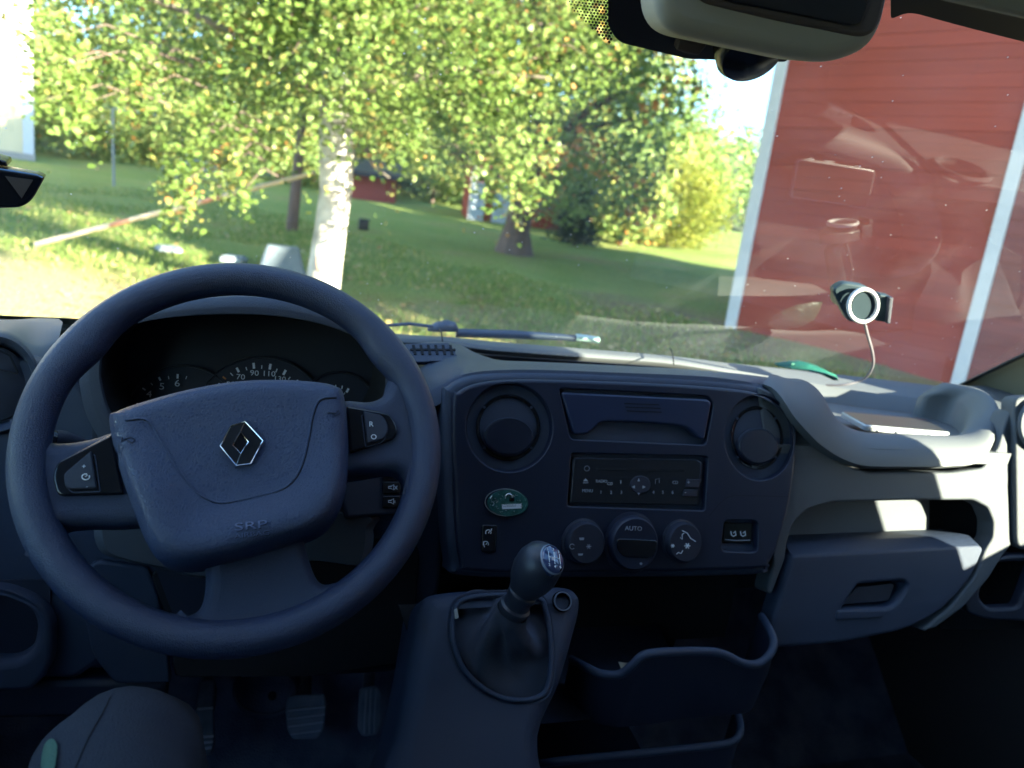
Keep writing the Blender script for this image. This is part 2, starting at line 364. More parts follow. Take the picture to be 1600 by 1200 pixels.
def circle_px(cx, cy, rx, ry=None, n=28, ph=0, a0=0, a1=360, rot=0):
    ry = ry or rx; full = abs(a1-a0) >= 360; k = n if full else n+1; out = []
    for i in range(k):
        a = R(a0+(a1-a0)*i/n+ph); x, y = rx*cos(a), ry*sin(a); c_, s_ = cos(R(rot)), sin(R(rot)); out.append((cx+x*c_-y*s_, cy+x*s_+y*c_))
    return out

# ================================================================== EXTERIOR SETTING
def build_lawn():
    xs = np.concatenate([np.linspace(-260, -30, 24), np.linspace(-28, 40, 120), np.linspace(45, 300, 24)])
    ys = np.concatenate([np.linspace(-80, -4, 12), np.linspace(-2, 40, 120), np.linspace(44, 420, 40)])
    vv = []; nx = len(xs)
    for y in ys:
        for x in xs:
            z = terr(x, y) + (.03*sin(x*1.3+y*.7)+.025*sin(x*.6-y*1.9))*min(1, max(0, (y-3)/4))
            vv.append((x, y, z - .004))
    ff = [(j*nx+i, j*nx+i+1, (j+1)*nx+i+1, (j+1)*nx+i) for j in range(len(ys)-1) for i in range(nx-1)]
    m = bpy.data.materials.new('lawn_soil'); m.use_nodes = True; n = m.node_tree.nodes; l = m.node_tree.links; b = n['Principled BSDF']; b.inputs['Roughness'].default_value = .95; b.inputs['Specular IOR Level'].default_value = .1
    t = n.new('ShaderNodeTexCoord'); n1 = n.new('ShaderNodeTexNoise'); n1.inputs['Scale'].default_value = .55; n1.inputs['Detail'].default_value = 8; n1.inputs['Roughness'].default_value = .65
    r1 = n.new('ShaderNodeValToRGB'); e = r1.color_ramp.elements; e[0].position = .36; e[0].color = (.25, .205, .10, 1); e[1].position = .72; e[1].color = (.172, .240, .066, 1)
    q = e.new(.47); q.color = (.235, .25, .085, 1); q = e.new(.57); q.color = (.205, .262, .074, 1)
    n2 = n.new('ShaderNodeTexNoise'); n2.inputs['Scale'].default_value = 24; n2.inputs['Detail'].default_value = 4
    mx = n.new('ShaderNodeMixRGB'); mx.blend_type = 'OVERLAY'; mx.inputs['Fac'].default_value = .75
    # dry strip towards the van: sparser grass, gravelly
    sep = n.new('ShaderNodeSeparateXYZ'); mr = n.new('ShaderNodeMapRange'); mr.inputs['From Min'].default_value = 7.2; mr.inputs['From Max'].default_value = 11.5
    mr.inputs['To Min'].default_value = -.14; mr.inputs['To Max'].default_value = .09
    ad = n.new('ShaderNodeMath'); ad.operation = 'ADD'
    l.new(t.outputs['Object'], n1.inputs[0]); l.new(t.outputs['Object'], n2.inputs[0]); l.new(t.outputs['Object'], sep.inputs[0]); l.new(sep.outputs['Y'], mr.inputs[0])
    l.new(n1.outputs[0], ad.inputs[0]); l.new(mr.outputs[0], ad.inputs[1]); l.new(ad.outputs[0], r1.inputs[0])
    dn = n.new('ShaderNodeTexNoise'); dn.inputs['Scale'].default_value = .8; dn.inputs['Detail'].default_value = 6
    dv = n.new('ShaderNodeVectorMath'); dv.operation = 'DISTANCE'; dv.inputs[1].default_value = (-4.6, 6.6, .4); l.new(t.outputs['Object'], dv.inputs[0]); l.new(t.outputs['Object'], dn.inputs[0])  # pale patch: sunlight on the left lawn painted into the ground colour
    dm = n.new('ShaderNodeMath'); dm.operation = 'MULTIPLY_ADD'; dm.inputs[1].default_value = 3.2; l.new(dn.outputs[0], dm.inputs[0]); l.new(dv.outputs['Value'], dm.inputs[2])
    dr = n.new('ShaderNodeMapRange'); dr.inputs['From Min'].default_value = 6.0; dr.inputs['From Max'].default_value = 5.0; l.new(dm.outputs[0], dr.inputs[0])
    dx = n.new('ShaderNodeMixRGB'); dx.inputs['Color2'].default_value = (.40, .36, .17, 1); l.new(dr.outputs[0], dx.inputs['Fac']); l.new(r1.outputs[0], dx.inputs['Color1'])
    bv = n.new('ShaderNodeVectorMath'); bv.operation = 'DISTANCE'; bv.inputs[1].default_value = (5.1, 8.9, .6); l.new(t.outputs['Object'], bv.inputs[0])
    bm_ = n.new('ShaderNodeMath'); bm_.operation = 'MULTIPLY_ADD'; bm_.inputs[1].default_value = 2.4; l.new(dn.outputs[0], bm_.inputs[0]); l.new(bv.outputs['Value'], bm_.inputs[2])
    br = n.new('ShaderNodeMapRange'); br.inputs['From Min'].default_value = 3.3; br.inputs['From Max'].default_value = 2.3; br.inputs['To Max'].default_value = .85; l.new(bm_.outputs[0], br.inputs[0])
    bx_ = n.new('ShaderNodeMixRGB'); bx_.inputs['Color2'].default_value = (.20, .155, .10, 1); l.new(br.outputs[0], bx_.inputs['Fac']); l.new(dx.outputs[0], bx_.inputs['Color1'])
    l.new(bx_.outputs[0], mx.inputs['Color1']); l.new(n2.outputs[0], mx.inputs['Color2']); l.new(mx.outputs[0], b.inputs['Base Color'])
    bu = n.new('ShaderNodeBump'); bu.inputs['Distance'].default_value = .08; l.new(n2.outputs[0], bu.inputs['Height']); l.new(bu.outputs[0], b.inputs['Normal'])
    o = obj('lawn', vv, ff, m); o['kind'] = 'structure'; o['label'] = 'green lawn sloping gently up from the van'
build_lawn()

def np_mesh(name, verts, nper, m, tone, parent=None, kind=None):
    """verts: (N*nper,3) array, N faces of nper corners each"""
    N = len(verts)//nper; off = np.array(root_of(parent).location) if parent else np.zeros(3)
    me = bpy.data.meshes.new(name); me.vertices.add(N*nper); me.vertices.foreach_set('co', (verts-off).astype(np.float32).ravel())
    me.loops.add(N*nper); me.loops.foreach_set('vertex_index', np.arange(N*nper, dtype=np.int32)); me.polygons.add(N)
    me.polygons.foreach_set('loop_start', np.arange(0, N*nper, nper, dtype=np.int32)); me.polygons.foreach_set('loop_total', np.full(N, nper, dtype=np.int32))
    at_ = me.attributes.new('tone', 'FLOAT', 'FACE'); at_.data.foreach_set('value', np.asarray(tone, dtype=np.float32)); me.update(); me.validate()
    me.materials.append(m); o = link(bpy.data.objects.new(name, me), parent)
    if kind: o['kind'] = kind
    return o
def leaf_verts(P, size, up_bias=.3, shape=6, flat=None):
    N = len(P); n = rng.normal(size=(N, 3)); n[:, 2] = np.abs(n[:, 2])+up_bias; n /= np.linalg.norm(n, axis=1)[:, None]
    a = rng.normal(size=(N, 3)); a -= n*(a*n).sum(1)[:, None]; a /= np.linalg.norm(a, axis=1)[:, None]; b = np.cross(n, a)
    s = size*rng.uniform(.45, 1.35, N)
    if shape == 6: q = [(0, -.55), (.42, -.25), (.42, .12), (0, .6), (-.42, .12), (-.42, -.25)]
    else: q = [(0, -.5), (.3, 0), (0, .55), (-.3, 0)]
    out = np.stack([P + (a*x+b*y)*s[:, None] + n*(abs(x)*.25*s)[:, None] for x, y in q], 1)
    return out.reshape(-1, 3)

# grass blades and fallen leaves on the lawn in view
def build_grass():
    N = 90000; u = rng.uniform(0, 1, N); yy = 5.5+16*u**1.25; xx = rng.uniform(-.52, 1.0, N)*yy
    z = np.array([terr(x, y) for x, y in zip(xx, yy)]); P = np.stack([xx, yy, z], 1)
    wall = (xx-6.0)*.848+(yy-9.04)*.529; P = P[wall < -.05]
    clump = np.sin(P[:, 0]*1.7+1.3*np.sin(P[:, 1]*.9))*np.sin(P[:, 1]*1.4+P[:, 0]*.6)
    dd = np.hypot(P[:, 0]+4.6, P[:, 1]-6.6); P = P[(dd > 4.2+rng.uniform(-.9, .6, len(P))) & (rng.uniform(-1, 1, len(P)) < clump*.6+.35+(P[:, 1]-8)*.08)]; n = len(P)  # no blades over the painted sunlit patch on the left
    an = rng.uniform(0, 2*pi, n); d = np.stack([np.cos(an), np.sin(an), np.zeros(n)], 1); h = rng.uniform(.025, .085, n)
    w = (.006+.0007*P[:, 1])[:, None]; tip = P + rng.normal(0, .025, (n, 3)); tip[:, 2] = P[:, 2]+h
    np_mesh('grass', np.stack([P-d*w, P+d*w, tip], 1).reshape(-1, 3), 3, M['blade'], rng.uniform(0, 1, n), kind='stuff')['label'] = 'short tufty grass growing over the lawn'
    K = 1500; yy = 6+11*rng.uniform(0, 1, K)**1.4; xx = rng.uniform(-.3, .75, K)*yy
    P = np.stack([xx, yy, [terr(a, b)+.03 for a, b in zip(xx, yy)]], 1); P = P[(P[:, 0]-6.0)*.848+(P[:, 1]-9.04)*.529 < -.1]
    np_mesh('fallen_leaves', leaf_verts(P, .062, 2.5), 6, M['fallen'], rng.uniform(0, 1, len(P)), kind='stuff')['label'] = 'yellow and brown leaves lying on the grass'
build_grass()

# ---- barn
BD = V((.529, -.848, 0)); BN = V((-.848, -.529, 0)); B0 = V((6.0, 9.04, 0))      # wall runs back past the van on its right
def build_barn():
    t = thing('barn', 'large red boarded barn with white corner trim on the right of the van', 'barn', (6.0, 9.04, .4))
    H0, H1 = .42, 7.3
    def wallbox(name, a, b, z0, z1, d0, d1, m):
        A = B0+BD*a; mb = MB(); v = []
        for z in (z0, z1):
            for s_, d in ((a, d0), (b, d0), (b, d1), (a, d1)): p = B0+BD*s_+BN*d; v.append((p.x, p.y, z))
        return mb.add(v, [(0, 1, 2, 3), (7, 6, 5, 4), (0, 4, 5, 1), (1, 5, 6, 2), (2, 6, 7, 3), (3, 7, 4, 0)]).obj(name, m, t, 0)
    wallbox('wall', .02, 26, .2, H1, -9, -.03, M['red'])
    wallbox('foundation', .03, 26, -.3, H0, -.025, -.01, M['stone'])
    ed = 2.88
    for nm, a0, a1, m in (('board', .145, ed, M['red']), ('board', ed+.145, 9.5, M['red2'])):
        src = None; z = H0; i = 0
        while z < H1-.1:
            hgt = .155
            if src is None:
                src = wallbox(nm, a0, a1, z, z+hgt-.002, -.028, .0, m); bm = bmesh.new(); bm.from_mesh(src.data)
                for v in bm.verts:
                    if (v.co.z+t.location.z) > z+.1: v.co -= BN*.0025
                bm.to_mesh(src.data); bm.free(); z0 = z
            else:
                o = src.copy(); link(o, t); o.location = V((0, 0, z-z0)) + BN*random.uniform(-.004, .004); o.rotation_euler = (0, 0, random.uniform(-.0006, .0006))
            z += hgt; i += 1
    wallbox('corner_board', -.015, .14, H0-.12, H1, -.02, .03, M['white'])
    mb = MB(); box_into(mb, (0, 0, 0), (.14, .025, H1-H0+.12), None)
    rot = Matrix(((BD.x, BN.x, 0), (BD.y, BN.y, 0), (0, 0, 1))).transposed() if False else Matrix(((BD.x, BN.x, 0), (BD.y, BN.y, 0), (0, 0, 1)))
    mb.v = [rot @ v + B0 - BD*.028 - BN*.085 + V((0, 0, (H0-.12+H1)/2)) for v in mb.v]
    for k, v in enumerate(mb.v): pass
    mb2 = MB(); box_into(mb2, (0, 0, 0), (.025, .14, H1-H0+.12)); mb2.v = [rot @ v + B0 - BD*.028 - BN*.085 + V((0, 0, (H0-.12+H1)/2)) for v in mb2.v]
    mb2.obj('corner_board', M['white'], t, 0)
    wallbox('batten', ed, ed+.14, H0-.05, H1, -.02, .032, M['white'])
    # roof with an eave along the wall
    mb = MB(); a, b = B0+BD*-.4, B0+BD*26.4; v = []
    for s_ in (a, b):
        for d, z in ((.45, H1-.05), (-4.5, H1+3.2), (-9.5, H1-.05), (-9.5, H1+.1), (-4.5, H1+3.4), (.45, H1+.1)): p = s_+BN*d; v.append((p.x, p.y, z))
    mb.add(v, [(0, 1, 2, 3, 4, 5), (6, 7, 8, 9, 10, 11)]+[(i, (i+1) % 6, (i+1) % 6+6, i+6) for i in range(6)]).obj('roof', M['roof'], t, 0)
    mb = MB(); p0 = B0+BD*.02; gable = []
    for d, z in ((-.03, H1), (-9, H1), (-4.5, H1+3.1)): q = p0+BN*d; gable.append((q.x, q.y, z))
    mb.add(gable, [(0, 1, 2)]).obj('gable', M['red'], t, 0)
build_barn()

# ---- trees
def trunk_into(mb, pts, rad, n=14, rough=.06):
    P = [V(p) for p in pts]; k = len(mb.v); prev = None
    for i, p in enumerate(P):
        t = (P[min(i+1, len(P)-1)]-P[max(i-1, 0)]).normalized(); a = prev-t*prev.dot(t) if prev else t.orthogonal(); a.normalize(); prev = a; b = t.cross(a)
        mb.v += [p+(a*cos(2*pi*j/n)+b*sin(2*pi*j/n))*rad[i]*(1+random.uniform(-rough, rough)) for j in range(n)]
    for i in range(len(P)-1):
        for j in range(n): mb.f.append((k+i*n+j, k+i*n+(j+1) % n, k+(i+1)*n+(j+1) % n, k+(i+1)*n+j))
    mb.f.append(tuple(range(k+(len(P)-1)*n, k+len(P)*n)))
OUT = [(-200, 90), (30, 95), (60, 160), (95, 208), (135, 200), (170, 150), (215, 175), (240, 265), (262, 345), (300, 335), (330, 295), (360, 270), (392, 300), (405, 235), (440, 215), (490, 230), (560, 205), (600, 235), (640, 255), (665, 190), (700, 210), (735, 270), (770, 312), (815, 318), (850, 290), (880, 235), (905, 170), (960, 120), (1010, 60), (1060, 10), (1100, -60), (1800, -300)]
def outline(x):
    for (a, b), (c, d) in zip(OUT, OUT[1:]):
        if a <= x <= c: return b+(d-b)*(x-a)/(c-a)
    return -300
def build_main_tree():
    base = V((.47, 8.35, terr(.47, 8.35)))
    t = thing('birch_tree', 'pale trunked birch in front of the van with a spreading yellow green crown', 'tree', base)
    mb = MB(); pts = [at(497, 505, 8.35), at(503, 455, 8.35), at(515, 370, 8.35), at(524, 300, 8.35), at(527, 235, 8.35), at(522, 150, 8.38), at(519, 60, 8.4), at(522, -60, 8.45), at(530, -260, 8.5), at(540, -600, 8.6)]
    trunk_into(mb, pts, [.205, .185, .168, .165, .190, .155, .14, .13, .10, .04], 20, .035)
    mb.obj('trunk', M['bark'], t, 60); mb = MB()
    limbs = [(5, (-2.4, -.6, 1.2)), (5, (2.2, -.8, 1.0)), (6, (-1.8, 1.2, 1.5)), (6, (1.9, 1.1, 1.5)), (7, (-2.6, -.8, 1.6)), (7, (2.5, -1.0, 1.4)), (4, (.55, -.25, .35)), (8, (-1.2, -1.6, 1.5)), (8, (1.3, 1.4, 1.6))]
    for i, d in limbs:
        p = pts[i]; d = V(d); L = [p+d*s+V((0, 0, -.55*s*s)) + V((random.uniform(-.06, .06),)*3) for s in (0, .25, .5, .75, 1)]
        trunk_into(mb, L, [.065, .05, .035, .022, .01] if i != 4 else [.05, .035, .025, .015, .008], 8, .05)
    mb.obj('limbs', M['limb'], t, 60)
    # bark scar low on the trunk
    mb = MB(); c = V((pts[1]+pts[2])*.5)
    for cx, cy, w, h in ((503, 408, 9, 20),):
        o_ = at(cx, cy, 8.165); mb.add([o_+V((x*.011*.78, 0, z*.0125)) for x, z in ((-5, 9), (-1, 4), (2, 10), (6, 3), (5, -6), (0, -10), (-5, -7), (-7, 0))] + [o_+V((0, -.022, -.02))], [(i, (i+1) % 8, 8) for i in range(8)])
    mb.obj('bark_scar', M['scar'], t, 60)
    # crown: leaf clumps on drooping twigs, the lower side ragged
    cl = []; tries = 0
    cen = V((.6, 8.4, base.z+5.6))
    while len(cl) < 1150 and tries < 90000:
        tries += 1; q = rng.normal(size=3); q /= np.linalg.norm(q); q *= rng.uniform(.12, 1)**.42; p = cen+V((q[0]*4.3, q[1]*3.1, q[2]*4.6))
        if p.y < 5.3: continue
        x, y, k = proj(p); lim = outline(x)-10
        if y > lim - 8: continue
        if y < -700 and random.random() < .7: continue
        g = sin(p.x*2.1+1)*sin(p.z*2.4)*sin(p.y*1.7+.5)
        if g < -.23: continue
        cl.append((p, lim-y))
    # hanging tassels seen against the lawn
    for x0, y0, x1, y1, Y in ((285, 180, 262, 345, 6.9), (300, 200, 290, 330, 6.8), (345, 210, 385, 300, 6.9), (320, 190, 365, 290, 7.1), (110, 90, 120, 205, 6.8), (75, 60, 70, 160, 6.7), (780, 120, 775, 310, 6.6), (815, 110, 820, 318, 6.7), (745, 120, 735, 268, 6.7), (850, 120, 858, 280, 6.8), (700, 60, 690, 200, 6.9), (640, 150, 632, 252, 6.9), (600, 130, 598, 235, 7.0), (215, 90, 212, 172, 7.0), (795, 60, 800, 300, 6.5), (770, 150, 812, 305, 6.9)):
        for s in np.linspace(0, 1, 7): cl.append((at(x0+(x1-x0)*s, y0+(y1-y0)*s-6, Y)+V((0, random.uniform(-.15, .15), 0)), 0))
    for _ in range(55):
        x = random.uniform(430, 640); cl.append((at(x, random.uniform(-120, 105-abs(x-520)*.2), random.uniform(6.4, 7.9)), 60))
    P = []; T = []; mb = MB()
    for p, room in cl:
        small = room < 30; k = 50 if small else 120; sg = .08 if small else .20
        c = rng.normal(size=(k, 3))*[sg*.9, sg*1.2, sg*1.55]+np.array(p); P.append(c); base_t = rng.uniform(.15, .75)
        if rng.uniform() < .06: base_t = .93
        T.append(np.clip(rng.normal(base_t, .16, k), 0, .9 if base_t < .9 else 1))
    for k in range(0, len(cl), 3):
        p = cl[k][0]; q = V((.5, 8.4, p.z+.5)); d = (q-p)*.28
        tube_into(mb, [p, p+d*.5+V((0, 0, .12)), p+d], [.004, .007, .010], 4)
    mb.obj('twigs', M['brownbark'], t, 0)['kind'] = 'stuff'
    P = np.concatenate(P); T = np.concatenate(T)
    # the leaves that show largest are single objects, the rest one mesh
    D = P-np.array(EYE); dep = D@np.array(fw); X = 800+FPX*(D@np.array(rt))/dep; Yp = 600-FPX*(D@np.array(up))/dep
    order = np.argsort(np.where((X > 0) & (X < 1600) & (Yp > 0), dep, 1e9))[:300]; rest = np.ones(len(P), bool); rest[order] = False
    np_mesh('foliage', leaf_verts(P[rest], .050), 6, M['leaf'], T[rest], t, 'stuff')
    vs = []
    for k in range(6):
        me = bpy.data.meshes.new('leaf'); s = .050
        q = [(0, -.55, 0), (.42, -.25, .1), (.42, .12, .1), (0, .6, 0), (-.42, .12, .1), (-.42, -.25, .1)]
        me.from_pydata([(a*s, b*s, c*s) for a, b, c in q], [], [(0, 1, 2, 3), (0, 3, 4, 5)]); a_ = me.attributes.new('tone', 'FLOAT', 'FACE'); a_.data.foreach_set('value', [.1+.14*k]*2)
        me.materials.append(M['leaf']); vs.append(me)
    for i in order:
        o = bpy.data.objects.new('leaf', vs[int(min(5, T[i]*6))]); link(o, t); o.location = V(P[i])-base; o.rotation_euler = (random.uniform(-1.2, 1.2), random.uniform(-1.2, 1.2), random.uniform(0, 6.28))
build_main_tree()

def bg_tree(name, label, x, y, h, r, m, n=3500, leaf=.14, trunk_r=.18, z0=.25, group=None, bark='brownbark', sq=1.0, clumps=46):
    b = V((x, y, terr(x, y))); t = thing(name, label, 'tree' if 'tree' in name else ('conifer' if name == 'conifer' else 'bush'), b, group)
    mb = MB(); trunk_into(mb, [b-V((0, 0, .1)), b+V((.03*r, 0, h*.25)), b+V((.05*r, 0, h*.55)), b+V((0, 0, h*.9))], [trunk_r*1.35, trunk_r, trunk_r*.7, .03], 10)
    for k in range(5):
        a = random.uniform(0, 6.28); s = b+V((0, 0, h*random.uniform(z0+.08, .7))); d = V((cos(a)*r*.7, sin(a)*r*.7, h*.15)); trunk_into(mb, [s, s+d*.5, s+d], [trunk_r*.4, trunk_r*.25, .01], 6)
    mb.obj('trunk', M[bark], t, 60); P = []; T = []
    for k in range(clumps):
        q = rng.normal(size=3); q /= np.linalg.norm(q); q *= rng.uniform(.3, 1)**.5
        zc = h*(z0+(1-z0)*.5); c = np.array([b.x+q[0]*r, b.y+q[1]*r*sq, b.z+zc+q[2]*h*(1-z0)*.5]); kk = n//clumps
        P.append(c+rng.normal(size=(kk, 3))*r*.2*np.array([1, sq, .8])); T.append(np.clip(rng.normal(rng.uniform(.2, .8), .18, kk), 0, 1))
    P = np.concatenate(P); T = np.concatenate(T); P[:, 2] = np.maximum(P[:, 2], b.z+.04)
    np_mesh('foliage', leaf_verts(P, leaf, .3, 4), 4, m, T, t, 'stuff'); return t
# the wood closing the lawn, tree by tree
WOOD = [(-15, 40, 12, 4.5, 'dark tree behind the cream house, leftmost of the wood'), (-9.2, 43, 13, 4.6, 'dark tree just right of the cream house'), (-4.5, 42, 11, 4.2, 'dark tree behind the thin metal post'), (-.5, 39, 13, 4.4, 'dark tree behind the garden swing'),
        (3.6, 42, 12, 4.4, 'dark tree rising behind the low red house'), (7.4, 38, 12, 4.0, 'dark tree behind the white shed doors'), (12.0, 37, 12, 4.4, 'dark tree right of the white shed doors'), (16.8, 38, 10, 4.2, 'dark tree behind the small conifer'), (20.5, 40, 5.0, 3.6, 'lower dark tree at the right end of the wood')]
for i, (x, y, h, r, lab) in enumerate(WOOD): bg_tree('wood_tree', lab, x, y, h, r, M['leafdark'], 12000, .30, .2, .04, 'trees of the wood behind the lawn', clumps=150)
UND = [(-7.5, 33.5, 2.6, 2.0, 'dark shrub beside the cream house'), (-3.0, 34, 3.0, 2.2, 'dark shrub behind the metal post'), (.6, 33, 3.2, 1.9, 'dark shrub left of the low red house'), (9.6, 30, 3.4, 2.2, 'dark shrub right of the white shed'), (12.6, 29, 3.2, 2.2, 'dark shrub behind the conifer'), (5.6, 31, 2.8, 1.3, 'dark shrub between the red house and the white shed'), (4.5, 34.2, 2.9, 1.1, 'dark shrub in front of the low red house'), (-10.6, 38, 3.4, 2.2, 'dark shrub under the tree right of the cream house'), (-5.3, 36, 3.2, 2.3, 'dark shrub left of the metal post'), (2.2, 39.5, 4.5, 2.6, 'tall dark shrub behind the low red house'), (7.6, 34, 4.2, 2.2, 'tall dark shrub behind the white shed doors'), (15.5, 31, 3.0, 2.4, 'dark shrub behind the bright bush'), (9.5, 20.6, 3.0, 1.25, 'rounded dark shrub close behind the conifer')]  # last one added to keep the sun off the shed doors
for x, y, h, r, lab in UND: bg_tree('undergrowth_bush', lab, x, y, h, r, M['leafdark'], 5200, .19, .06, .0, 'shrubs under the wood edge', clumps=60)
# slim trees in the middle of the lawn
b2 = gp(455, 360); bg_tree('shade_tree', 'twin stemmed dark tree standing close behind the birch', b2.x, b2.y, 6.5, 2.3, M['leafdark'], 4600, .13, .09, .32)
b3 = gp(803, 392)
def brown_tree():
    t = thing('maple_tree', 'thick brown trunked tree with green and orange leaves near the white shed', 'tree', b3); mb = MB()
    trunk_into(mb, [b3+V((0, 0, -.15)), b3+V((0, 0, .12)), b3+V((0, 0, .5)), b3+V((.05, 0, 1.1)), b3+V((.05, 0, 2.2)), b3+V((0, 0, 5))], [.50, .40, .29, .26, .24, .12], 18, .05)
    for d in ((2.0, -.8, 1.0), (-1.6, .5, 1.6), (1.2, 1.4, 1.4), (2.6, -.2, 2.0)):
        s = b3+V((.05, 0, 2.1)); d = V(d); trunk_into(mb, [s, s+d*.5+V((0, 0, .2)), s+d], [.14, .09, .03], 8)
    mb.obj('trunk', M['brownbark'], t, 60)
    box('cut_branch_stub', b3+V((-.06, -.33, .62)), (.16, .06, .07), M['polepale'], t, None, .015)
    P = []; T = []
    k = 0
    while k < 430:
        x = random.uniform(690, 1075); y = random.uniform(-250, 335); Y = b3.y+random.uniform(-2.4, 2.4)
        lim = 330 if 850 < x < 1000 else (345-(x-1000)*2.6 if x >= 1000 else 250)
        if y > lim: continue
        p = at(x, y, Y); kk = 52; P.append(rng.normal(size=(kk, 3))*[.25, .3, .25]+np.array(p)); o = rng.uniform()
        T.append(np.clip(rng.normal(.3 if o < .85 else .97, .16 if o < .85 else .03, kk), 0, 1)); k += 1
    P = np.concatenate(P); T = np.concatenate(T); np_mesh('foliage', leaf_verts(P, .11), 6, M['leafmid'], T, t, 'stuff')
M['leafmid'] = leafmat('maple_leaf', [(0, (0.1300, 0.1950, 0.0650)), (.5, (0.2210, 0.2990, 0.0975)), (.88, (0.3640, 0.3640, 0.1300)), (.95, (0.5980, 0.2600, 0.0910)), (1, (0.6500, 0.2860, 0.1040))], .4)
brown_tree()
bq = gp(1108, 408)
bg_tree('bright_bush', 'rounded bright yellow green bush beside the barn corner', bq.x+.5, bq.y+3.6, 2.55, 1.6, M['leafbush'], 20000, .11, .07, .0, clumps=200)
bg_tree('hedge_bush', 'olive green bush between the conifer and the bright bush', bq.x-1.75, bq.y+4.6, 2.9, 1.6, M['leafmid'], 13000, .12, .07, .0, clumps=140)
bc = gp(897, 384)
def conifer():
    t = thing('conifer', 'small dark bluish conifer standing right of the brown trunk', 'conifer', bc); mb = MB(); trunk_into(mb, [bc, bc+V((0, 0, 1.9))], [.06, .01], 8); mb.obj('trunk', M['brownbark'], t, 60)
    N = 6500; z = rng.uniform(.0, 1, N)**1.3; a = rng.uniform(0, 2*pi, N); rr = (.62*(1-z)**.75+.04)*rng.uniform(.35, 1.1, N)*(1+.25*np.sin(a*5+z*9))
    P = np.stack([bc.x+rr*np.cos(a), bc.y+rr*np.sin(a), bc.z+.06+z*1.85], 1); np_mesh('needles', leaf_verts(P, .085, .3, 4), 4, M['needle'], rng.uniform(0, 1, N), t, 'stuff')
conifer()

def far_hill():
    top = at(1172, 262, 120).z; xs = np.linspace(-220, 260, 60); vv = []; ff = []
    for x in xs:
        h = top + 2.0*sin(x*.035)+1.2*sin(x*.11+1); g = terr(x, 95)
        for y, z in ((62, terr(x, 62)-.5), (84, g+(h-g)*.55), (120, h), (200, h+3)): vv.append((x, y, z))
    for i in range(len(xs)-1):
        for j in range(3): a = i*4+j; ff.append((a, a+1, a+5, a+4))
    o = obj('hill', vv, ff, mat('hill_ground', (.05, .07, .03), .95)); o['kind'] = 'structure'; o['label'] = 'wooded hill closing the view'
    P = []; T = []
    for i in range(900):
        x = rng.uniform(-75, 110); t_ = rng.uniform(0, 1); y = 60+62*t_; h = top+2.0*sin(x*.035)+1.2*sin(x*.11+1); g = terr(x, 62)
        z = g+(h-g)*t_**.8; hh = rng.uniform(2.5, 6); k = 60; q = rng.normal(size=(k, 3))*[1.3, 1.3, hh*.32]+[x, y, z+hh*.35]; P.append(q); T.append(np.clip(rng.normal(rng.uniform(.1, .8), .15, k), 0, 1))
    o = np_mesh('far_wood', leaf_verts(np.concatenate(P), .8, .3, 4), 4, M['leafdark'], np.concatenate(T), kind='stuff'); o['label'] = 'far wood covering the hill'
far_hill()

# ---- buildings and garden things
def house(name, label, cat, c, w, d, h, rh, rot, mwall, mroof, corner=None, wins=(), base=None):
    """gabled house, c = near base centre, wall facing -y before turning"""
    t = thing(name, label, cat, c); Rm = Matrix.Rotation(R(rot), 3, 'Z')
    def P(x, y, z): return V(c)+Rm @ V((x, y, z))
    def bx(nm, x0, x1, y0, y1, z0, z1, m, par=None):
        mb = MB(); mb.add([P(x, y, z) for z in (z0, z1) for x, y in ((x0, y0), (x1, y0), (x1, y1), (x0, y1))], [(0, 1, 2, 3), (7, 6, 5, 4), (0, 4, 5, 1), (1, 5, 6, 2), (2, 6, 7, 3), (3, 7, 4, 0)])
        return mb.obj(nm, m, par or t, 0)
    bx('wall', -w/2, w/2, 0, d, -.5, h, mwall)
    if base: bx('plinth', -w/2-.05, w/2+.05, -.05, d+.05, -.5, base, M['stone'])
    mb = MB(); mb.add([P(x, y, z) for x in (-w/2-.3, w/2+.3) for y, z in ((-.4, h-.1), (d/2, h+rh), (d+.4, h-.1), (d+.4, h+.05), (d/2, h+rh+.18), (-.4, h+.05))], [(0, 1, 2, 3, 4, 5), (6, 7, 8, 9, 10, 11)]+[(i, (i+1) % 6, (i+1) % 6+6, i+6) for i in range(6)]).obj('roof', mroof, t, 0)
    mb = MB()
    for x in (-w/2, w/2): mb.add([P(x, 0, h), P(x, d, h), P(x, d/2, h+rh-.02)], [(0, 1, 2)])
    mb.obj('gable', mwall, t, 0)
    if corner:
        for x in (-w/2, w/2): bx('corner_board', x-corner if x > 0 else x-.02, x+.02 if x > 0 else x+corner, -.03, .0, base or -.3, h, M['white']); bx('corner_board', x-.02 if x < 0 else x, x if x < 0 else x+.02, 0, corner, base or -.3, h, M['white'])
    for x, z, ww, hh in wins:
        f = bx('window', x-ww/2, x+ww/2, -.05, .02, z, z+hh, M['white']); bx('pane', x-ww/2+.1, x+ww/2-.1, -.06, -.045, z+.1, z+hh-.1, M['pane'], f); bx('glazing_bar', x-.025, x+.025, -.07, -.055, z+.1, z+hh-.1, M['white'], f)
    return t
hc = gp(52, 233); hr = R(-8)
house('cream_house', 'tall cream house with white corner trim at the far left', 'house', (hc.x-5.0*cos(R(19)), hc.y-5.0*sin(R(19)), hc.z), 10, 8, 8.2, 3, 19, M['cream'], M['roof'], .28, [(3.3, 1.6, 1.2, 1.5), (3.3, 4.6, 1.2, 1.5), (.4, 1.6, 1.2, 1.5), (.4, 4.6, 1.2, 1.5)], .18)
rc = gp(585, 300); house('low_red_house', 'low red house partly hidden behind the birch trunk', 'house', (rc.x+.1, rc.y+3.5, rc.z+.15), 2.1, 2.4, .95, .4, -6, M['red'], M['rubber'])
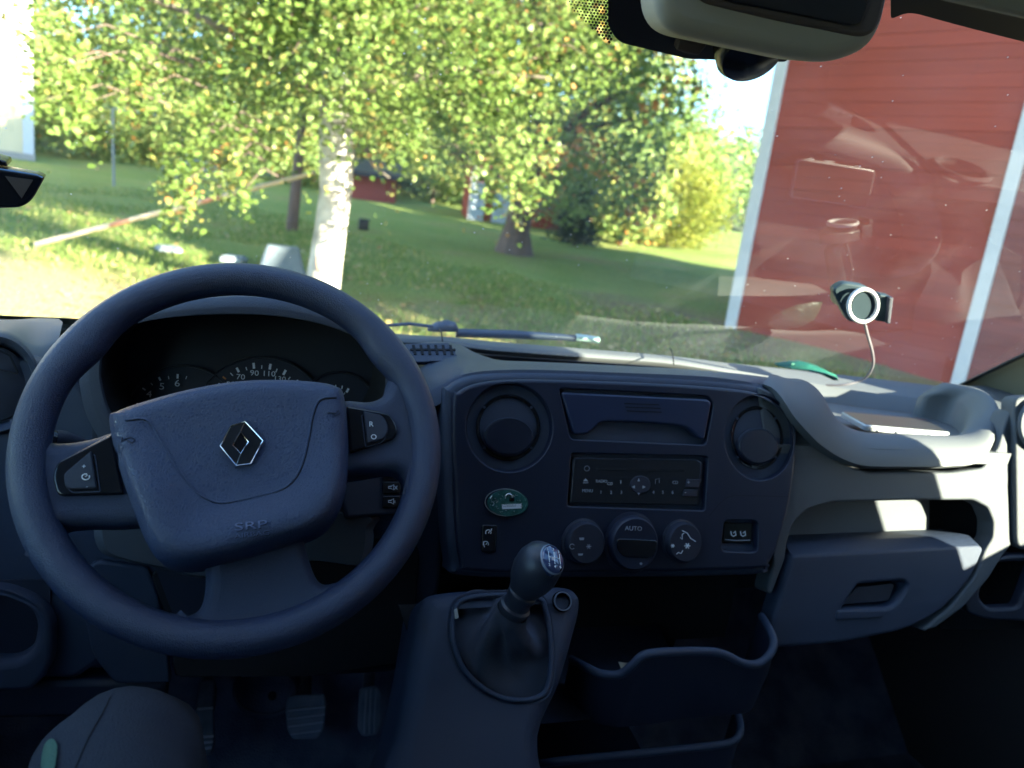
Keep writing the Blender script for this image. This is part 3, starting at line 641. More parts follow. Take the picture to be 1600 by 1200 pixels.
sc_ = gp(765, 347)
M['doorpaint'] = mat('door_paint', (.36, .42, .48), .6)
def shed():
    t = house('red_shed', 'small red shed with two white doors behind the thick brown trunk', 'shed', (sc_.x+1.0, sc_.y, sc_.z), 3.4, 3, 2.0, 1.0, -8, M['red'], M['roof'], .07)
    Rm = Matrix.Rotation(R(-8), 3, 'Z'); c = V((sc_.x+1.0, sc_.y, sc_.z))
    for x, w in ((-1.42, .42), (-.55, .78)):
        mb = MB(); box_into(mb, (x, -.06, .62), (w, .05, 1.2)); mb.v = [c+Rm @ v for v in mb.v]; d = mb.obj('door', M['doorpaint'], t, 0)
        mb = MB(); box_into(mb, (x+w*.38, -.095, .65), (.03, .02, .14)); mb.v = [c+Rm @ v for v in mb.v]; mb.obj('handle', M['rubber'], d, 0)
    mb = MB(); box_into(mb, (-.75, -.05, 1.5), (1.7, .04, .38)); mb.v = [c+Rm @ v for v in mb.v]; mb.obj('window_band', M['pane'], t, 0)
    for x in (-1.58, -.75, .08): mb = MB(); box_into(mb, (x, -.085, 1.48), (.09, .03, .46)); mb.v = [c+Rm @ v for v in mb.v]; mb.obj('window_post', M['white'], t, 0)
shed()
def post():
    g_ = gp(178, 292); t = thing('clothes_post', 'thin grey metal post standing alone on the left lawn', 'post', g_)
    top = at(176, 168, g_.y); tube('upright', [g_-V((0, 0, .1)), top], .032, M['metalpost'], t, 8); tube('crossbar', [top+V((-.1, 0, -.02)), top+V((1.0, .1, -.02))], .022, M['metalpost'], t, 8)
    for k in (.25, .6, .9): tube('hook', [top+V((k, .1*k, -.04)), top+V((k, .1*k, -.16))], .008, M['metalpost'], t, 5)
post()
def barrier():
    a = gp(57, 388)+V((0, 0, .05)); b = at(492, 270, 8.75); t = thing('barrier_pole', 'long pale pole with reddish bands slanting from the grass up to the birch', 'pole', a)
    n = 9; m1, m2 = MB(), MB()
    for i in range(n*3):
        p, q = a.lerp(b, i/(n*3)), a.lerp(b, (i+1)/(n*3)); r_ = .034-.008*i/(n*3)
        tube_into(m2 if i in (8, 9, 17, 18) else m1, [p, q], [r_, r_-.0004], 10)
    m1.obj('pole_shaft', M['polepale'], t, 60); m2.obj('red_band', M['polered'], t, 60)
barrier()
def flat(name, label, cat, x, y, w, d, h, m, rz):
    g_ = gp(x, y); t = thing(name, label, cat, g_); Rm = Matrix.Rotation(R(rz), 3, 'Z'); box('plate', g_+V((0, 0, h/2+.02)), (w, d, h), m, t, Rm, .015); box('rim', g_+V((0, 0, h+.03)), (w*.82, d*.82, .02), m, t, Rm, .008); return t
flat('paving_slab', 'pale square slab lying on the grass, left of the two', 'slab', 263, 396, .30, .32, .06, M['slab'], 20, )
flat('paving_slab', 'pale square slab on the grass just above the steering wheel rim', 'slab', 365, 414, .30, .34, .08, M['slab'], -10)
def crate():
    g_ = gp(440, 428); t = thing('grey_tub', 'upturned pale grey plastic tub on the grass left of the birch', 'tub', g_); rings = []
    for z, s in ((0, 1), (.03, 1.03), (.05, .98), (.34, .72), (.37, .66)):
        rings.append([(g_.x+x*s, g_.y+y*s, g_.z+z) for x, y in rp([(-.30, -.24), (.30, -.24), (.30, .24), (-.30, .24)], .07)])
    loft('shell', rings, M['bin'], t, True, 40, True); tube('lip', [(p[0], p[1], g_.z+.03) for p in rings[1]], .014, M['bin'], t, 6, True)
crate()
def blackbox():
    g_ = gp(567, 361); t = thing('black_box', 'small black box standing on the lawn right of the birch trunk', 'box', g_); box('case', g_+V((0, 0, .13)), (.22, .2, .22), M['rubber'], t, None, .02); box('lid', g_+V((.02, 0, .255)), (.25, .22, .03), M['rubber'], t, None, .01)
blackbox()
def swing():
    g_ = gp(318, 277); t = thing('garden_swing', 'garden swing seat with dark canopy on the far lawn behind the hanging twigs', 'swing seat', g_); s = g_.y/23
    loft('canopy', [[g_+V((x, y, z+.0)) for x, z in ((-.75, 1.5), (-.1, 1.62), (.7, .95))] for y in (-.5, .5)], M['rubber'], t); tube('canopy_edge', [g_+V((-.1, -.52, 1.63)), g_+V((.72, -.52, .96))], .05, M['white'], t)
    for x in (-.75, .75):
        for y in (-.5, .5): tube('leg', [g_+V((x, y, 0)), g_+V((x*.85, 0, 1.5 if x < 0 else 1.0))], .035, M['metalpost'], t)
    box('seat', g_+V((0, 0, .42)), (1.3, .5, .09), M['slab'], t); box('backrest', g_+V((0, .28, .68)), (1.3, .08, .45), M['slab'], t)
swing()


# ================================================================== VAN BODY
WSL = R(38)
def ws(x, s, h=0):      # point on the windscreen, s metres up the glass, h metres inside it
    y = 1.36-.13*(x-.45)**2; return V((x, y-s*cos(WSL)-h*sin(WSL), 1.522+s*sin(WSL)-h*cos(WSL)))
def ws_px(x, y, h=0):
    d = ray(x, y); t0, t1 = .3, 2.6
    def f(t):
        p = EYE+d*t; q = 1.36-.13*(p.x-.45)**2; return (p.y-q)*sin(WSL)+(p.z-1.522)*cos(WSL)+h
    for _ in range(60):
        m = (t0+t1)/2
        if f(m) > 0: t1 = m
        else: t0 = m
    return EYE+d*t0
def ws_poly(name, pxs, h, m, parent, thick=.0006):
    P = [ws_px(x, y, h) for x, y in pxs]; n = V((0, -sin(WSL), -cos(WSL))); k = len(P)
    tri = geometry.tessellate_polygon([[V((x, y, 0)) for x, y in pxs]])
    return obj(name, P+[p-n*thick for p in P], [tuple(t) for t in tri]+[tuple(i+k for i in reversed(t)) for t in tri]+[(i, (i+1) % k, (i+1) % k+k, i+k) for i in range(k)], m, parent, 30)
VAN = thing('van', 'white delivery van seen from its driver seat, windscreen and overhead trim', 'van', (.45, 0, 0))
XL, XR, ZR, WTOP = -.62, 1.50, 2.30, 1.22
def van_body():
    # windscreen
    nx, ns = 24, 14; vv = [ws(XL+.03+(XR-XL-.08)*i/nx, -.06+(WTOP+.06)*j/ns) for j in range(ns+1) for i in range(nx+1)]
    g = obj('windscreen', vv, [(j*(nx+1)+i, j*(nx+1)+i+1, (j+1)*(nx+1)+i+1, (j+1)*(nx+1)+i) for j in range(ns) for i in range(nx)], M['glass'], VAN, 80)
    # black printed patch and dots behind the mirror foot, header band
    ws_poly('frit_patch', rp([(955, -260), (950, 40), (966, 66), (1075, 92), (1232, 97), (1245, -260)], [0, 8, 14, 10, 10, 0]), .0015, M['frit'], VAN)
    ws_poly('header_band', rp([(1390, -120), (1392, 30), (1420, 18), (1500, 40), (1720, 96), (1720, -120)], [0, 6, 18, 20, 0, 0]), .0015, M['frit'], VAN)
    mb = MB(); n = V((0, -sin(WSL), -cos(WSL)))
    for j in range(-10, 15):
        for i in range(13):
            x = 952-i*5.2+(j % 2)*2.6; y = j*4.7+i*-.6
            if y < 70-(952-x)*.95 and y > -60:
                k = len(mb.v); r_ = 2.35-.09*i; mb.v += [ws_px(x+r_*cos(a*pi/3), y+r_*sin(a*pi/3), .0012) for a in range(6)]; mb.f.append(tuple(range(k, k+6)))
    mb.obj('frit_dots', M['frit'], VAN, 0)['kind'] = 'stuff'
    # A pillars
    for sx, x0 in ((1, XR-.06), (-1, XL+.04)):
        rings = [[ws(x0, s, .004), ws(x0+sx*.012, s, .012), ws(x0+sx*.05, s, .05)+V((0, -.03, 0)), ws(x0+sx*.10, s, .09)+V((0, -.07, 0)), ws(x0+sx*.11, s, .02), ws(x0+sx*.05, s, -.02)] for s in np.linspace(-.16, WTOP+.1, 12)]
        loft('pillar', rings, M['pillar'], VAN, True, 50)
        tube('glass_seal', [ws(x0-sx*.004, s, .003) for s in np.linspace(-.06, WTOP, 12)], .004, M['rubber'], VAN, 6)
    # roof, sides, bulkhead, floor
    yt = ws(.45, WTOP).y; zt = ws(.45, WTOP).z
    def plate(nm, pts, m, th): 
        P = [V(p) for p in pts]; k = len(P); T = V(th); return obj(nm, P+[p+T for p in P], [tuple(range(k)), tuple(range(2*k-1, k-1, -1))]+[(i, (i+1) % k, (i+1) % k+k, i+k) for i in range(k)], m, VAN, 0)
    plate('roof_lining', [(XL, yt+.02, zt-.01), (XR, yt+.02, zt-.01), (XR, -.78, zt+.06), (XL, -.78, zt+.06)], M['lining'], (0, 0, .02))
    plate('roof', [(XL-.03, yt+.03, zt+.03), (XR+.03, yt+.03, zt+.03), (XR+.03, -4.2, zt+.13), (XL-.03, -4.2, zt+.13)], M['vanwhite'], (0, 0, .03))
    plate('bulkhead', [(XL, -.8, .6), (XR, -.8, .6), (XR, -.8, zt+.08), (XL, -.8, zt+.08)], M['liner'], (0, -.04, 0))
    plate('rear_panel', [(XL, -4.2, .6), (XR, -4.2, .6), (XR, -4.2, zt+.1), (XL, -4.2, zt+.1)], M['vanwhite'], (0, -.04, 0))
    plate('cab_floor', [(XL, -.8, .62), (XR, -.8, .62), (XR, 1.17, .62), (XL, 1.17, .62)], M['carpet'], (0, 0, -.04))
    plate('toe_board', [(XL, 1.15, .605), (XR, 1.15, .605), (XR, 1.52, .98), (XL, 1.52, .98)], M['carpet'], (0, .03, -.03))
    plate('fire_wall', [(XL, 1.50, .95), (XR, 1.50, .95), (XR, 1.44, 1.47), (XL, 1.44, 1.47)], M['void'], (0, .03, 0))
    plate('cowl', [(XL, 1.40, 1.44), (XR, 1.30, 1.44), (XR, 1.62, 1.38), (XL, 1.62, 1.38)], M['rubber'], (0, 0, -.02))
    plate('bonnet', [(XL, 1.62, 1.38), (XR, 1.62, 1.38), (XR-.08, 2.10, 1.16), (XL+.08, 2.10, 1.16)], M['vanwhite'], (0, 0, -.02))
    plate('front_panel', [(XL+.08, 2.10, 1.16), (XR-.08, 2.10, 1.16), (XR-.05, 2.16, .4), (XL+.05, 2.16, .4)], M['vanwhite'], (0, -.02, 0))
    for nm, X, th in (('left', XL, -.04), ('right', XR, .04)):
        yr = .27 if nm == 'right' else -.30        # rear edge of the door glass; unseen right post widened to cut dash sun
        belt = 1.465
        # door: lower skin, upper frame around the glass
        d = plate('door', [(X, -.80, .60), (X, 1.45, .60), (X, 1.45, 1.40), (X, 1.14, belt), (X, yr, belt), (X, -.80, belt)], M['liner'], (th, 0, 0))
        plate('door_post', [(X, -.80, belt), (X, yr, belt), (X, yr-.16, 2.16), (X, yr-.16, zt+.06), (X, -.80, zt+.06)], M['pillar'], (th, 0, 0))
        plate('door_top', [(X, yr-.16, 2.16), (X, .52, 2.16), (X, yt+.04, zt+.02), (X, yr-.16, zt+.06)], M['pillar'], (th, 0, 0))
        plate('door_glass', [(X+th*.4, yr-.02, belt-.02), (X+th*.4, 1.14, belt-.02), (X+th*.4, .50, 2.18), (X+th*.4, yr-.18, 2.18)], M['sideglass'], (th*.1, 0, 0))
        plate('side_panel', [(X, -4.2, .6), (X, -.80, .6), (X, -.80, zt+.06), (X, -4.2, zt+.12)], M['vanwhite'], (th, 0, 0))
        plate('front_wing', [(X, 1.45, .6), (X, 2.12, .5), (X, 2.08, 1.15), (X, 1.62, 1.37), (X, 1.45, 1.36)], M['vanwhite'], (th, 0, 0))
    for y in (1.5, -3.2):
        for x in (XL+.08, XR-.08):
            w = lathe('wheel', (x-.11, y, .34), (1, 0, 0), [(.18, 0), (.33, .0), (.345, .04), (.345, .18), (.33, .22), (.18, .22)], M['rubber'], VAN, 28)
            lathe('rim', (x-.115, y, .34), (1, 0, 0), [(.02, .02), (.175, .0), (.178, .23), (.02, .21)], M['metal'], w, 20)
    # overhead housing with its upper shade put in as a dark panel, rain sensor boxes, visor end
    HP = Plane(at(1200, 60, .66), -12, 8)
    slab('mirror_housing', HP, rp([(1026, -170), (1026, 18), (1050, 53), (1295, 104), (1362, 78), (1385, 40), (1400, -30), (1400, -170)], [10, 30, 28, 60, 24, 20, 20, 10]), M['lining'], VAN, .055, .016, seg=6)
    slab('housing_recess', HP, rp([(1092, -160), (1086, 2), (1200, 30), (1352, 60), (1372, 40), (1388, -30), (1390, -160)], [6, 22, 40, 22, 20, 20, 6]), M['liner'], VAN, .01, .004, h=.004)
    slab('mirror_lens', HP, rp([(1120, -150), (1118, 0), (1340, 44), (1362, -40), (1364, -150)], [4, 18, 18, 20, 4]), M['frit'], VAN, .008, .002, h=.007)
    p = ws_px(1080, 74, .014); slab('sensor_box', Plane(p, -30, 8), rp([(1060, 60), (1056, 78), (1070, 84), (1092, 88), (1106, 70)], 4), M['liner'], VAN, .012, .003)
    lathe('sensor_dome', ws_px(1172, 84, .03), (0, -sin(WSL), -cos(WSL)), [(.036, -.02), (.036, .0), (.031, .008), (.018, .013), (.002, .015)], M['black'], VAN, 32)
    slab('sun_visor', Plane(at(1540, 0, .48), -35, 12), rp([(1440, -260), (1462, 2), (1600, 33), (1960, 118), (2020, -160)], [4, 20, 20, 20, 20]), M['lining'], VAN, .02, .006)
van_body()

def wiper():
    t = thing('wiper', 'black windscreen wiper parked along the base of the glass', 'wiper', ws_px(700, 512, -.02))
    P = lambda x, y, h=-.022: ws_px(x, y, h)
    tube('arm', [P(598, 509), P(640, 506), P(690, 512)], .0035, M['wiper'], t, 6)
    mb = MB(); rings = []
    for x, y, r_ in ((668, 514, .004), (680, 511, .010), (697, 509, .012), (710, 511, .010), (716, 515, .004)): rings.append([P(x, y)+V((0, 0, 1))*r_*sin(a*pi/4)+V((0, 1, 0))*r_*cos(a*pi/4) for a in range(8)])
    loft('pivot_cap', rings, M['wiper'], t, True, 60, True)
    tube('blade', [P(712, 520), P(800, 522.5), P(880, 527), P(926, 531)], [.009, .009, .007, .006], M['wiper'], t, 8)
    tube('blade_tip', [P(900, 527), P(918, 529), P(935, 532)], .0075, M['pcbtip'], t, 8)
M['pcbtip'] = mat('wiper_tip', (.30, .42, .38), .35)
wiper()

# ================================================================== DASHBOARD
DASH = thing('dashboard', 'dark grey van dashboard with centre panel, air vents, trays and glovebox', 'dashboard', (.45, 1.0, 1.2))
FA = Plane((.45, .84, 1.42), 18); RPn = Plane((.95, .852, 1.43), 14)
def dash_core():
    prof = [(1.36, 1.475), (1.05, 1.465), (.955, 1.45), (.93, 1.36), (.95, 1.24), (1.02, 1.16), (1.30, 1.12), (1.36, 1.3)]
    rings = []
    for x, dz in ((XL+.01, 0), (-.2, 0), (.2, 0), (.7, 0), (XR-.01, 0)): rings.append([(x, y, z+dz) for y, z in prof])
    loft('core', rings, M['void'], DASH, True, 30, True)
dash_core()
def curve(pxs, Y, n, sp=True):
    P = [at(x, y, Y[i] if isinstance(Y, (list, tuple)) else Y) for i, (x, y) in enumerate(pxs)]
    if sp: P = [V(p) for p in cr_spline(P, 8, False)]
    return resample(P, n)
def dash_top():
    N = 70
    # ledge under the windscreen
    wb = [ws(x, -.012, .006) for x in np.linspace(-.58, 1.40, 60)]
    wb = resample(wb, N)
    # front edge of the ledge, seen as the long pale strip
    fe = curve([(-300, 470), (0, 506), (300, 508), (520, 519), (620, 529), (690, 532), (760, 541), (835, 547), (960, 556), (1048, 563), (1150, 579), (1250, 596), (1330, 609), (1420, 621), (1520, 640)], [1.305]*9+[1.295, 1.275, 1.255, 1.225, 1.19, 1.12], N)
    mid = [a.lerp(b, .5)+V((0, 0, .006)) for a, b in zip(wb, fe)]; nose = [p+V((0, -.004, -.006)) for p in fe]; und = [p+V((0, .004, -.016)) for p in fe]; und2 = [p+V((0, .12, -.03)) for p in fe]
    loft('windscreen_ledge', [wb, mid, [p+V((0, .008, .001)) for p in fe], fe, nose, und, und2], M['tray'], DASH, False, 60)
    for x0, y0, x1, y1 in ((1046, 547, 1052, 563), (686, 517, 691, 532)):
        a, b = at(x0, y0, 1.335), at(x1, y1, 1.2385); tube('ledge_joint', [a+V((0, 0, .004)), a.lerp(b, .5)+V((0, 0, .0085)), b+V((0, 0, .001)), b+V((0, -.005, -.008))], .0012, M['void'], DASH, 5)
    # centre top pad
    back = curve([(640, 540), (672, 534), (700, 535), (718, 538), (738, 549), (760, 557.5), (780, 562.5), (835, 566), (960, 572), (1050, 577), (1130, 583), (1180, 588), (1230, 594)], 1.10, N)
    front = curve([(636, 640), (650, 628), (670, 612), (690, 602), (712, 589), (745, 581), (790, 578), (850, 578), (960, 582), (1060, 586), (1120, 590), (1182, 599), (1204, 606)], .896, N)
    m1 = [a.lerp(b, .3)+V((0, 0, .004)) for a, b in zip(back, front)]; m2 = [a.lerp(b, .7)+V((0, 0, .004)) for a, b in zip(back, front)]
    low = [p+V((0, -.012, -.02)) for p in front]; bl = [p+V((0, .012, -.004)) for p in back]; bl2 = [p+V((0, .02, -.05)) for p in back]
    loft('top_pad', [bl2, bl, back, m1, m2, front, low], M['mid'], DASH, False, 60)
    for q in ([(722, 560), (733, 572), (736, 581)],): tube('pad_joint', [at(x, y, Y) for (x, y), Y in zip(q, (1.03, .96, .905))], .0011, M['void'], DASH, 5)
    tube('pad_joint', [at(1163, 586.5, 1.06), at(1176, 591, .98), at(1186, 600, .896)], .0010, M['void'], DASH, 5)
    # demister grille at the left of the pad
    GP = Plane(at(680, 558, 1.02), 62)
    slab('demister_grille', GP, rp([(628, 545), (700, 543), (718, 572), (640, 574)], 5), M['mid'], DASH, .006, .0015, h=.010)
    for i in range(6):
        x = 642+i*11.5; slab('slat', GP, [(x, 548), (x+4, 548), (x+7, 563), (x+3, 563)], M['void'], DASH, .002, 0, h=.0112)
        slab('slat', GP, [(x-3, 554), (x+10, 554), (x+10, 556.5), (x-3, 556.5)], M['void'], DASH, .002, 0, h=.0113)
    slab('thumb_tab', GP, rp([(668, 575), (672, 568), (686, 568), (690, 575)], 3), M['mid'], DASH, .004, .001, h=.013)
dash_top()

def tray():
    N = 64; Sh = [V((0, 0, 0))]
    low = [(1192, 600), (1207, 606), (1222, 622), (1240, 650), (1262, 675), (1285, 697), (1319, 718), (1356, 728), (1420, 729), (1487, 728), (1532, 721), (1553, 690), (1563, 652), (1553, 626), (1527, 609), (1480, 600)]
    hi = [(1204, 589), (1226, 591), (1250, 592), (1268, 600), (1285, 617), (1301, 646), (1319, 664), (1352, 675), (1420, 678), (1487, 680), (1506, 674), (1514, 660), (1514, 640), (1496, 623), (1450, 618), (1440, 617)]
    Yl = [.895, .885, .868, .855, .85, .848, .848, .848, .848, .85, .855, .875, .91, .95, 1.0, 1.05]
    Yh = [1.0, .97, .945, .93, .915, .905, .90, .90, .90, .90, .91, .93, .97, 1.02, 1.06, 1.08]
    A = curve(low, Yl, N); B = curve(hi, Yh, N)
    mids = []
    for t, b in ((.12, .006), (.35, .011), (.65, .010), (.9, .004)): mids.append([a.lerp(c, t)+V((0, -b*.5, b)) for a, c in zip(A, B)])
    fl = at(1420, 679, .90).z-.012
    C1 = [V((p.x, p.y+.006, p.z-.006)) for p in B]; C2 = [V((p.x, p.y+.010, min(fl, p.z-.01))) for p in B]
    loft('tray_lip', [[p+V((0, .012, -.008)) for p in A], A]+mids+[B, C1, C2], M['tray'], DASH, False, 60)
    # floor and back wall
    bw0 = curve([(1140, 577), (1250, 596), (1330, 609), (1420, 621), (1500, 632)], [1.21, 1.18, 1.15, 1.12, 1.09], 24); bw1 = [V((p.x+.01, p.y-.03, fl)) for p in bw0]
    loft('tray_back', [bw0, [a.lerp(b, .5)+V((0, -.002, 0)) for a, b in zip(bw0, bw1)], bw1], M['tray'], DASH, False, 60)
    x0, x1 = .66, 1.32
    obj('tray_floor', [(x0, .86, fl-.001), (x1, .86, fl-.001), (x1, 1.22, fl-.001), (x0, 1.22, fl-.001), (x0, .86, fl-.02), (x1, .86, fl-.02), (x1, 1.22, fl-.02), (x0, 1.22, fl-.02)], [(0, 1, 2, 3), (4, 5, 6, 7), (0, 1, 5, 4), (1, 2, 6, 5), (2, 3, 7, 6), (3, 0, 4, 7)], M['tray'], DASH, 0)
    # sloping shoulder between the tray and the pillar
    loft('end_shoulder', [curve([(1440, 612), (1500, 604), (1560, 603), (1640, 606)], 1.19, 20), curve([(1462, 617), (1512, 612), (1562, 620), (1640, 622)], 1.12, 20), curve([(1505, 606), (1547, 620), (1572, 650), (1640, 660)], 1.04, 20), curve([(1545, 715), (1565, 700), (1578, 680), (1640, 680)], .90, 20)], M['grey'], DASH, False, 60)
    return fl
TRAYZ = tray()

def right_panels():
    outer = [(1186, 604), (1206, 612), (1224, 630), (1243, 660), (1265, 684), (1290, 708), (1322, 727), (1358, 738), (1487, 738), (1536, 731), (1560, 700), (1572, 660), (1580, 640), (1592, 640), (1584, 700), (1576, 760), (1582, 850), (1565, 872), (1545, 905), (1505, 950), (1462, 982), (1440, 986), (1484, 950), (1523, 902), (1541, 858), (1552, 840), (1553, 815), (1544, 793), (1522, 781), (1410, 782), (1300, 785), (1262, 797), (1240, 818), (1230, 850), (1228, 872), (1206, 930), (1198, 925), (1208, 880)]
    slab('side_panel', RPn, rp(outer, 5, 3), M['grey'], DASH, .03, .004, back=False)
    # slot above the glovebox: back wall and ends
    D = .075; q = [(1205, 775), (1575, 765), (1575, 880), (1205, 890)]
    BK = Plane(RPn.o-RPn.n*D, 14); slab('slot_back', BK, [(1195, 770), (1452, 765), (1452, 885), (1195, 885)], M['grey'], DASH, .12, 0)
    slab('slot_depth', Plane(RPn.o-RPn.n*(D+.11), 14), [(1400, 740), (1600, 740), (1600, 890), (1400, 890)], M['void'], DASH, .005, 0)
    P = [RPn.px(1215, 772), RPn.px(1560, 768)]; loft('slot_roof', [[p for p in P], [p-RPn.n*D for p in P]], M['grey'], DASH)
    # glovebox door with rolled top
    gb = [(1238, 866), (1531, 851), (1537, 858), (1517, 905), (1474, 953), (1418, 984), (1320, 1004), (1200, 1014), (1196, 1004), (1218, 935), (1230, 890)]
    g = slab('glovebox_door', RPn, rp(gb, [6, 5, 6, 20, 25, 25, 20, 5, 5, 20, 10]), M['mid'], DASH, .03, .006, h=.001, holes=[rp([(1341, 913), (1411, 907), (1418, 914), (1404, 938), (1390, 949), (1315, 952)], [6, 5, 5, 8, 8, 4])], seg=4)
    slab('handle', RPn, rp([(1346, 921), (1406, 915), (1396, 942), (1322, 948)], 4), M['dark'], g, .004, .001, h=-.010)
    slab('handle_lip', RPn, rp([(1306, 953), (1384, 951), (1376, 965), (1304, 969)], 4), M['mid'], g, .006, .003, h=.004)
    # flat top of the glovebox lid forming the slot floor
    a = [RPn.px(x, y, -.002) for x, y in ((1238, 867), (1300, 863), (1400, 858), (1530, 852))]; loft('glovebox_top', [a, [p-RPn.n*.02+RPn.v*.012 for p in a], [p-RPn.n*D+RPn.v*.012 for p in a]], M['mid'], g)
    # end trim, side vent and door pocket at the right
    EN = Plane(at(1620, 760, .835), 12, 14)
    slab('end_trim', EN, rp([(1585, 624), (1600, 618), (1900, 618), (1900, 862), (1602, 862), (1588, 852)], [12, 12, 2, 2, 16, 14]), M['grey'], DASH, .03, .004)
    c = EN.px(1632, 663); lathe('end_vent', c, EN.n, [(.046, 0), (.050, .004), (.047, .009), (.040, .008), (.036, -.002)], M['grey'], DASH, 40); lathe('vent_core', c, EN.n, [(.037, -.01), (.036, .001), (.002, .004)], M['black'], DASH, 32)
    slab('door_pocket', EN, rp([(1512, 958), (1506, 915), (1570, 868), (1900, 868), (1900, 1010), (1600, 972), (1545, 970)], [10, 30, 20, 2, 2, 10, 20]), M['dark'], DASH, .02, .004, h=-.004, holes=[rp([(1562, 880), (1620, 878), (1604, 925), (1594, 950), (1548, 952), (1533, 935), (1540, 908)], 8)], hole_bevel=.006)
    slab('pocket_back', EN, [(1500, 860), (1720, 860), (1720, 1000), (1500, 1000)], M['void'], DASH, .005, 0, h=-.05)
right_panels()

def centre_panel():
    bez = [(693, 625), (703, 602), (728, 588), (765, 582), (850, 580), (1000, 585), (1120, 592), (1190, 602), (1225, 625), (1245, 660), (1250, 700), (1240, 780), (1222, 850), (1205, 885), (1180, 900), (900, 905), (725, 902), (706, 880), (698, 800)]
    slab('panel_bezel', FA, cr_spline(bez, 4), M['mid'], DASH, .05, .010, h=-.004, seg=5)
    out = [(706, 632), (716, 612), (740, 600), (780, 594), (850, 593), (1000, 598), (1115, 605), (1180, 614), (1216, 635), (1235, 665), (1240, 705), (1231, 780), (1213, 848), (1197, 876), (1174, 888), (900, 894), (738, 892), (718, 876), (710, 800)]
    LV, RV = (794, 668), (1183, 684)
    drawer = rp([(871, 607), (1104, 619), (1112, 632), (1100, 695), (889, 686)], [7, 8, 8, 7, 7])
    radio = rp([(890, 708), (1103, 713), (1098, 797), (884, 790)], 5)
    heat = rp([(1128, 812), (1181, 813), (1180, 862), (1123, 860)], 9)
    P = slab('centre_panel', FA, cr_spline(out, 4), M['fascia'], DASH, .012, .005, h=.006, holes=[circle_px(*LV, 67, 69, 44), circle_px(*RV, 54, 66, 44, rot=-4), drawer, radio, heat], hole_bevel=.002, seg=4)
    slab('panel_backing', FA, cr_spline([(x+(970-x)*.02, y+(745-y)*.02) for x, y in out], 3), M['void'], DASH, .004, 0, h=-.04)
    # air vents: funnel, ring, two louvre shells
    for (cx, cy), rx, ry, s in ((LV, 68.5, 70.5, 1), (RV, 55.5, 67.5, .9)):
        def ring(k, h, dx=0, dy=0): return [FA.px(x, y, h) for x, y in circle_px(cx+dx, cy+dy, rx*k, ry*k, 44, rot=0 if s == 1 else -4)]
        v = loft('air_vent', [ring(1.0, .004), ring(.97, -.001), ring(.86, -.012), ring(.78, -.017), ring(.70, -.018)], M['fascia'], DASH, True, 60)
        loft('vent_ring', [ring(.76, -.018), ring(.755, -.006), ring(.72, -.001), ring(.66, -.002), ring(.63, -.010), ring(.62, -.024)], M['black'], v, True, 50)
        loft('vent_throat', [ring(.63, -.012), ring(.4, -.022), ring(.02, -.026)], M['void'], v, True, 60)
        for k_, (dy, ky, hh) in enumerate(((-.10, .50, -.006), (.20, .42, .005))):
            pts = circle_px(cx, cy+ry*dy, rx*.56, ry*ky, 36); slab('louvre', FA, pts, M['louvre'], v, .008, .0035, h=hh, seg=4)
            tube('louvre_edge', [FA.px(x, y, hh+.0002) for x, y in circle_px(cx, cy+ry*dy, rx*.565, ry*(ky-.015), 26, a0=195, a1=345)], .0008, M['mid'], v, 5)
        for a_ in (40, 140, 220, 320): slab('ring_notch', FA, circle_px(cx+rx*.70*cos(R(a_)), cy+ry*.70*sin(R(a_)), 2.2, 2.2, 8), M['mid'], v, .001, 0, h=-.001)
        if s < 1: slab('louvre_grip', FA, circle_px(cx+6, cy+ry*.22, 9, 13, 18), M['black'], v, .004, .0015, h=.0045)
    # pull out drawer
    dr = rp([(874, 612.6), (1103, 623.6), (1109, 630), (1098, 688), (1087, 684), (1074, 670), (1061, 666), (993, 660), (941, 659), (932, 663), (922, 674), (914, 679), (895, 679)], [6, 4, 4, 5, 6, 10, 10, 10, 8, 6, 6, 5, 6])
    slab('drawer_well', FA, rp([(866, 604), (1118, 616), (1104, 700), (886, 690)], 4), M['void'], DASH, .004, 0, h=-.016)
    d = slab('drawer', FA, dr, M['drawer'], DASH, .018, .0035, h=.006, seg=4)
    for y0, x0 in ((630, 972), (635.5, 974), (641.5, 976)):
        slab('groove', FA, [(x0, y0), (x0+54, y0+2), (x0+54.5, y0+3.6), (x0+.5, y0+1.6)], M['void'], d, .0005, 0, h=.0066)
    # radio
    slab('radio_well', FA, [(880, 704), (1108, 708), (1104, 801), (878, 796)], M['void'], DASH, .004, 0, h=-.012)
    r_ = slab('radio', FA, rp([(895, 715), (1088, 718), (1097, 724), (1094, 745), (1088, 790), (889, 786)], [4, 5, 5, 6, 4, 4]), M['radio'], DASH, .014, .002, h=.004, seg=3)
    mb = MB(); pxstroke(mb, FA, [(895, 741), (895, 720), (899, 716.5), (990, 717.5), (1087, 719), (1095, 724), (1094, 740), (1090, 756)], .0004, .0042); mb.obj('chrome_edge', M['mid'], r_, 60)
    slab('disc_slot', FA, rp([(931, 730.5), (1066, 733.5), (1066, 737.5), (931, 734.5)], 1.5), M['void'], r_, .0006, 0, h=.0046)
    slab('button_strip', FA, rp([(896, 745), (1062, 747), (1061, 747.8), (896, 745.8)], .3), M['dark'], r_, .0004, 0, h=.0045)
    slab('volume_rocker', FA, rp([(1070, 748), (1093, 749), (1088, 762), (1068, 761)], 2), M['dark'], r_, .0025, .001, h=.006)
    slab('volume_rocker', FA, rp([(1066, 764), (1087, 765), (1085, 776), (1063, 775)], 2), M['dark'], r_, .0025, .001, h=.006)
    slab('menu_dial', FA, circle_px(998, 757, 16, 14, 28), M['dark'], r_, .002, .001, h=.0055)
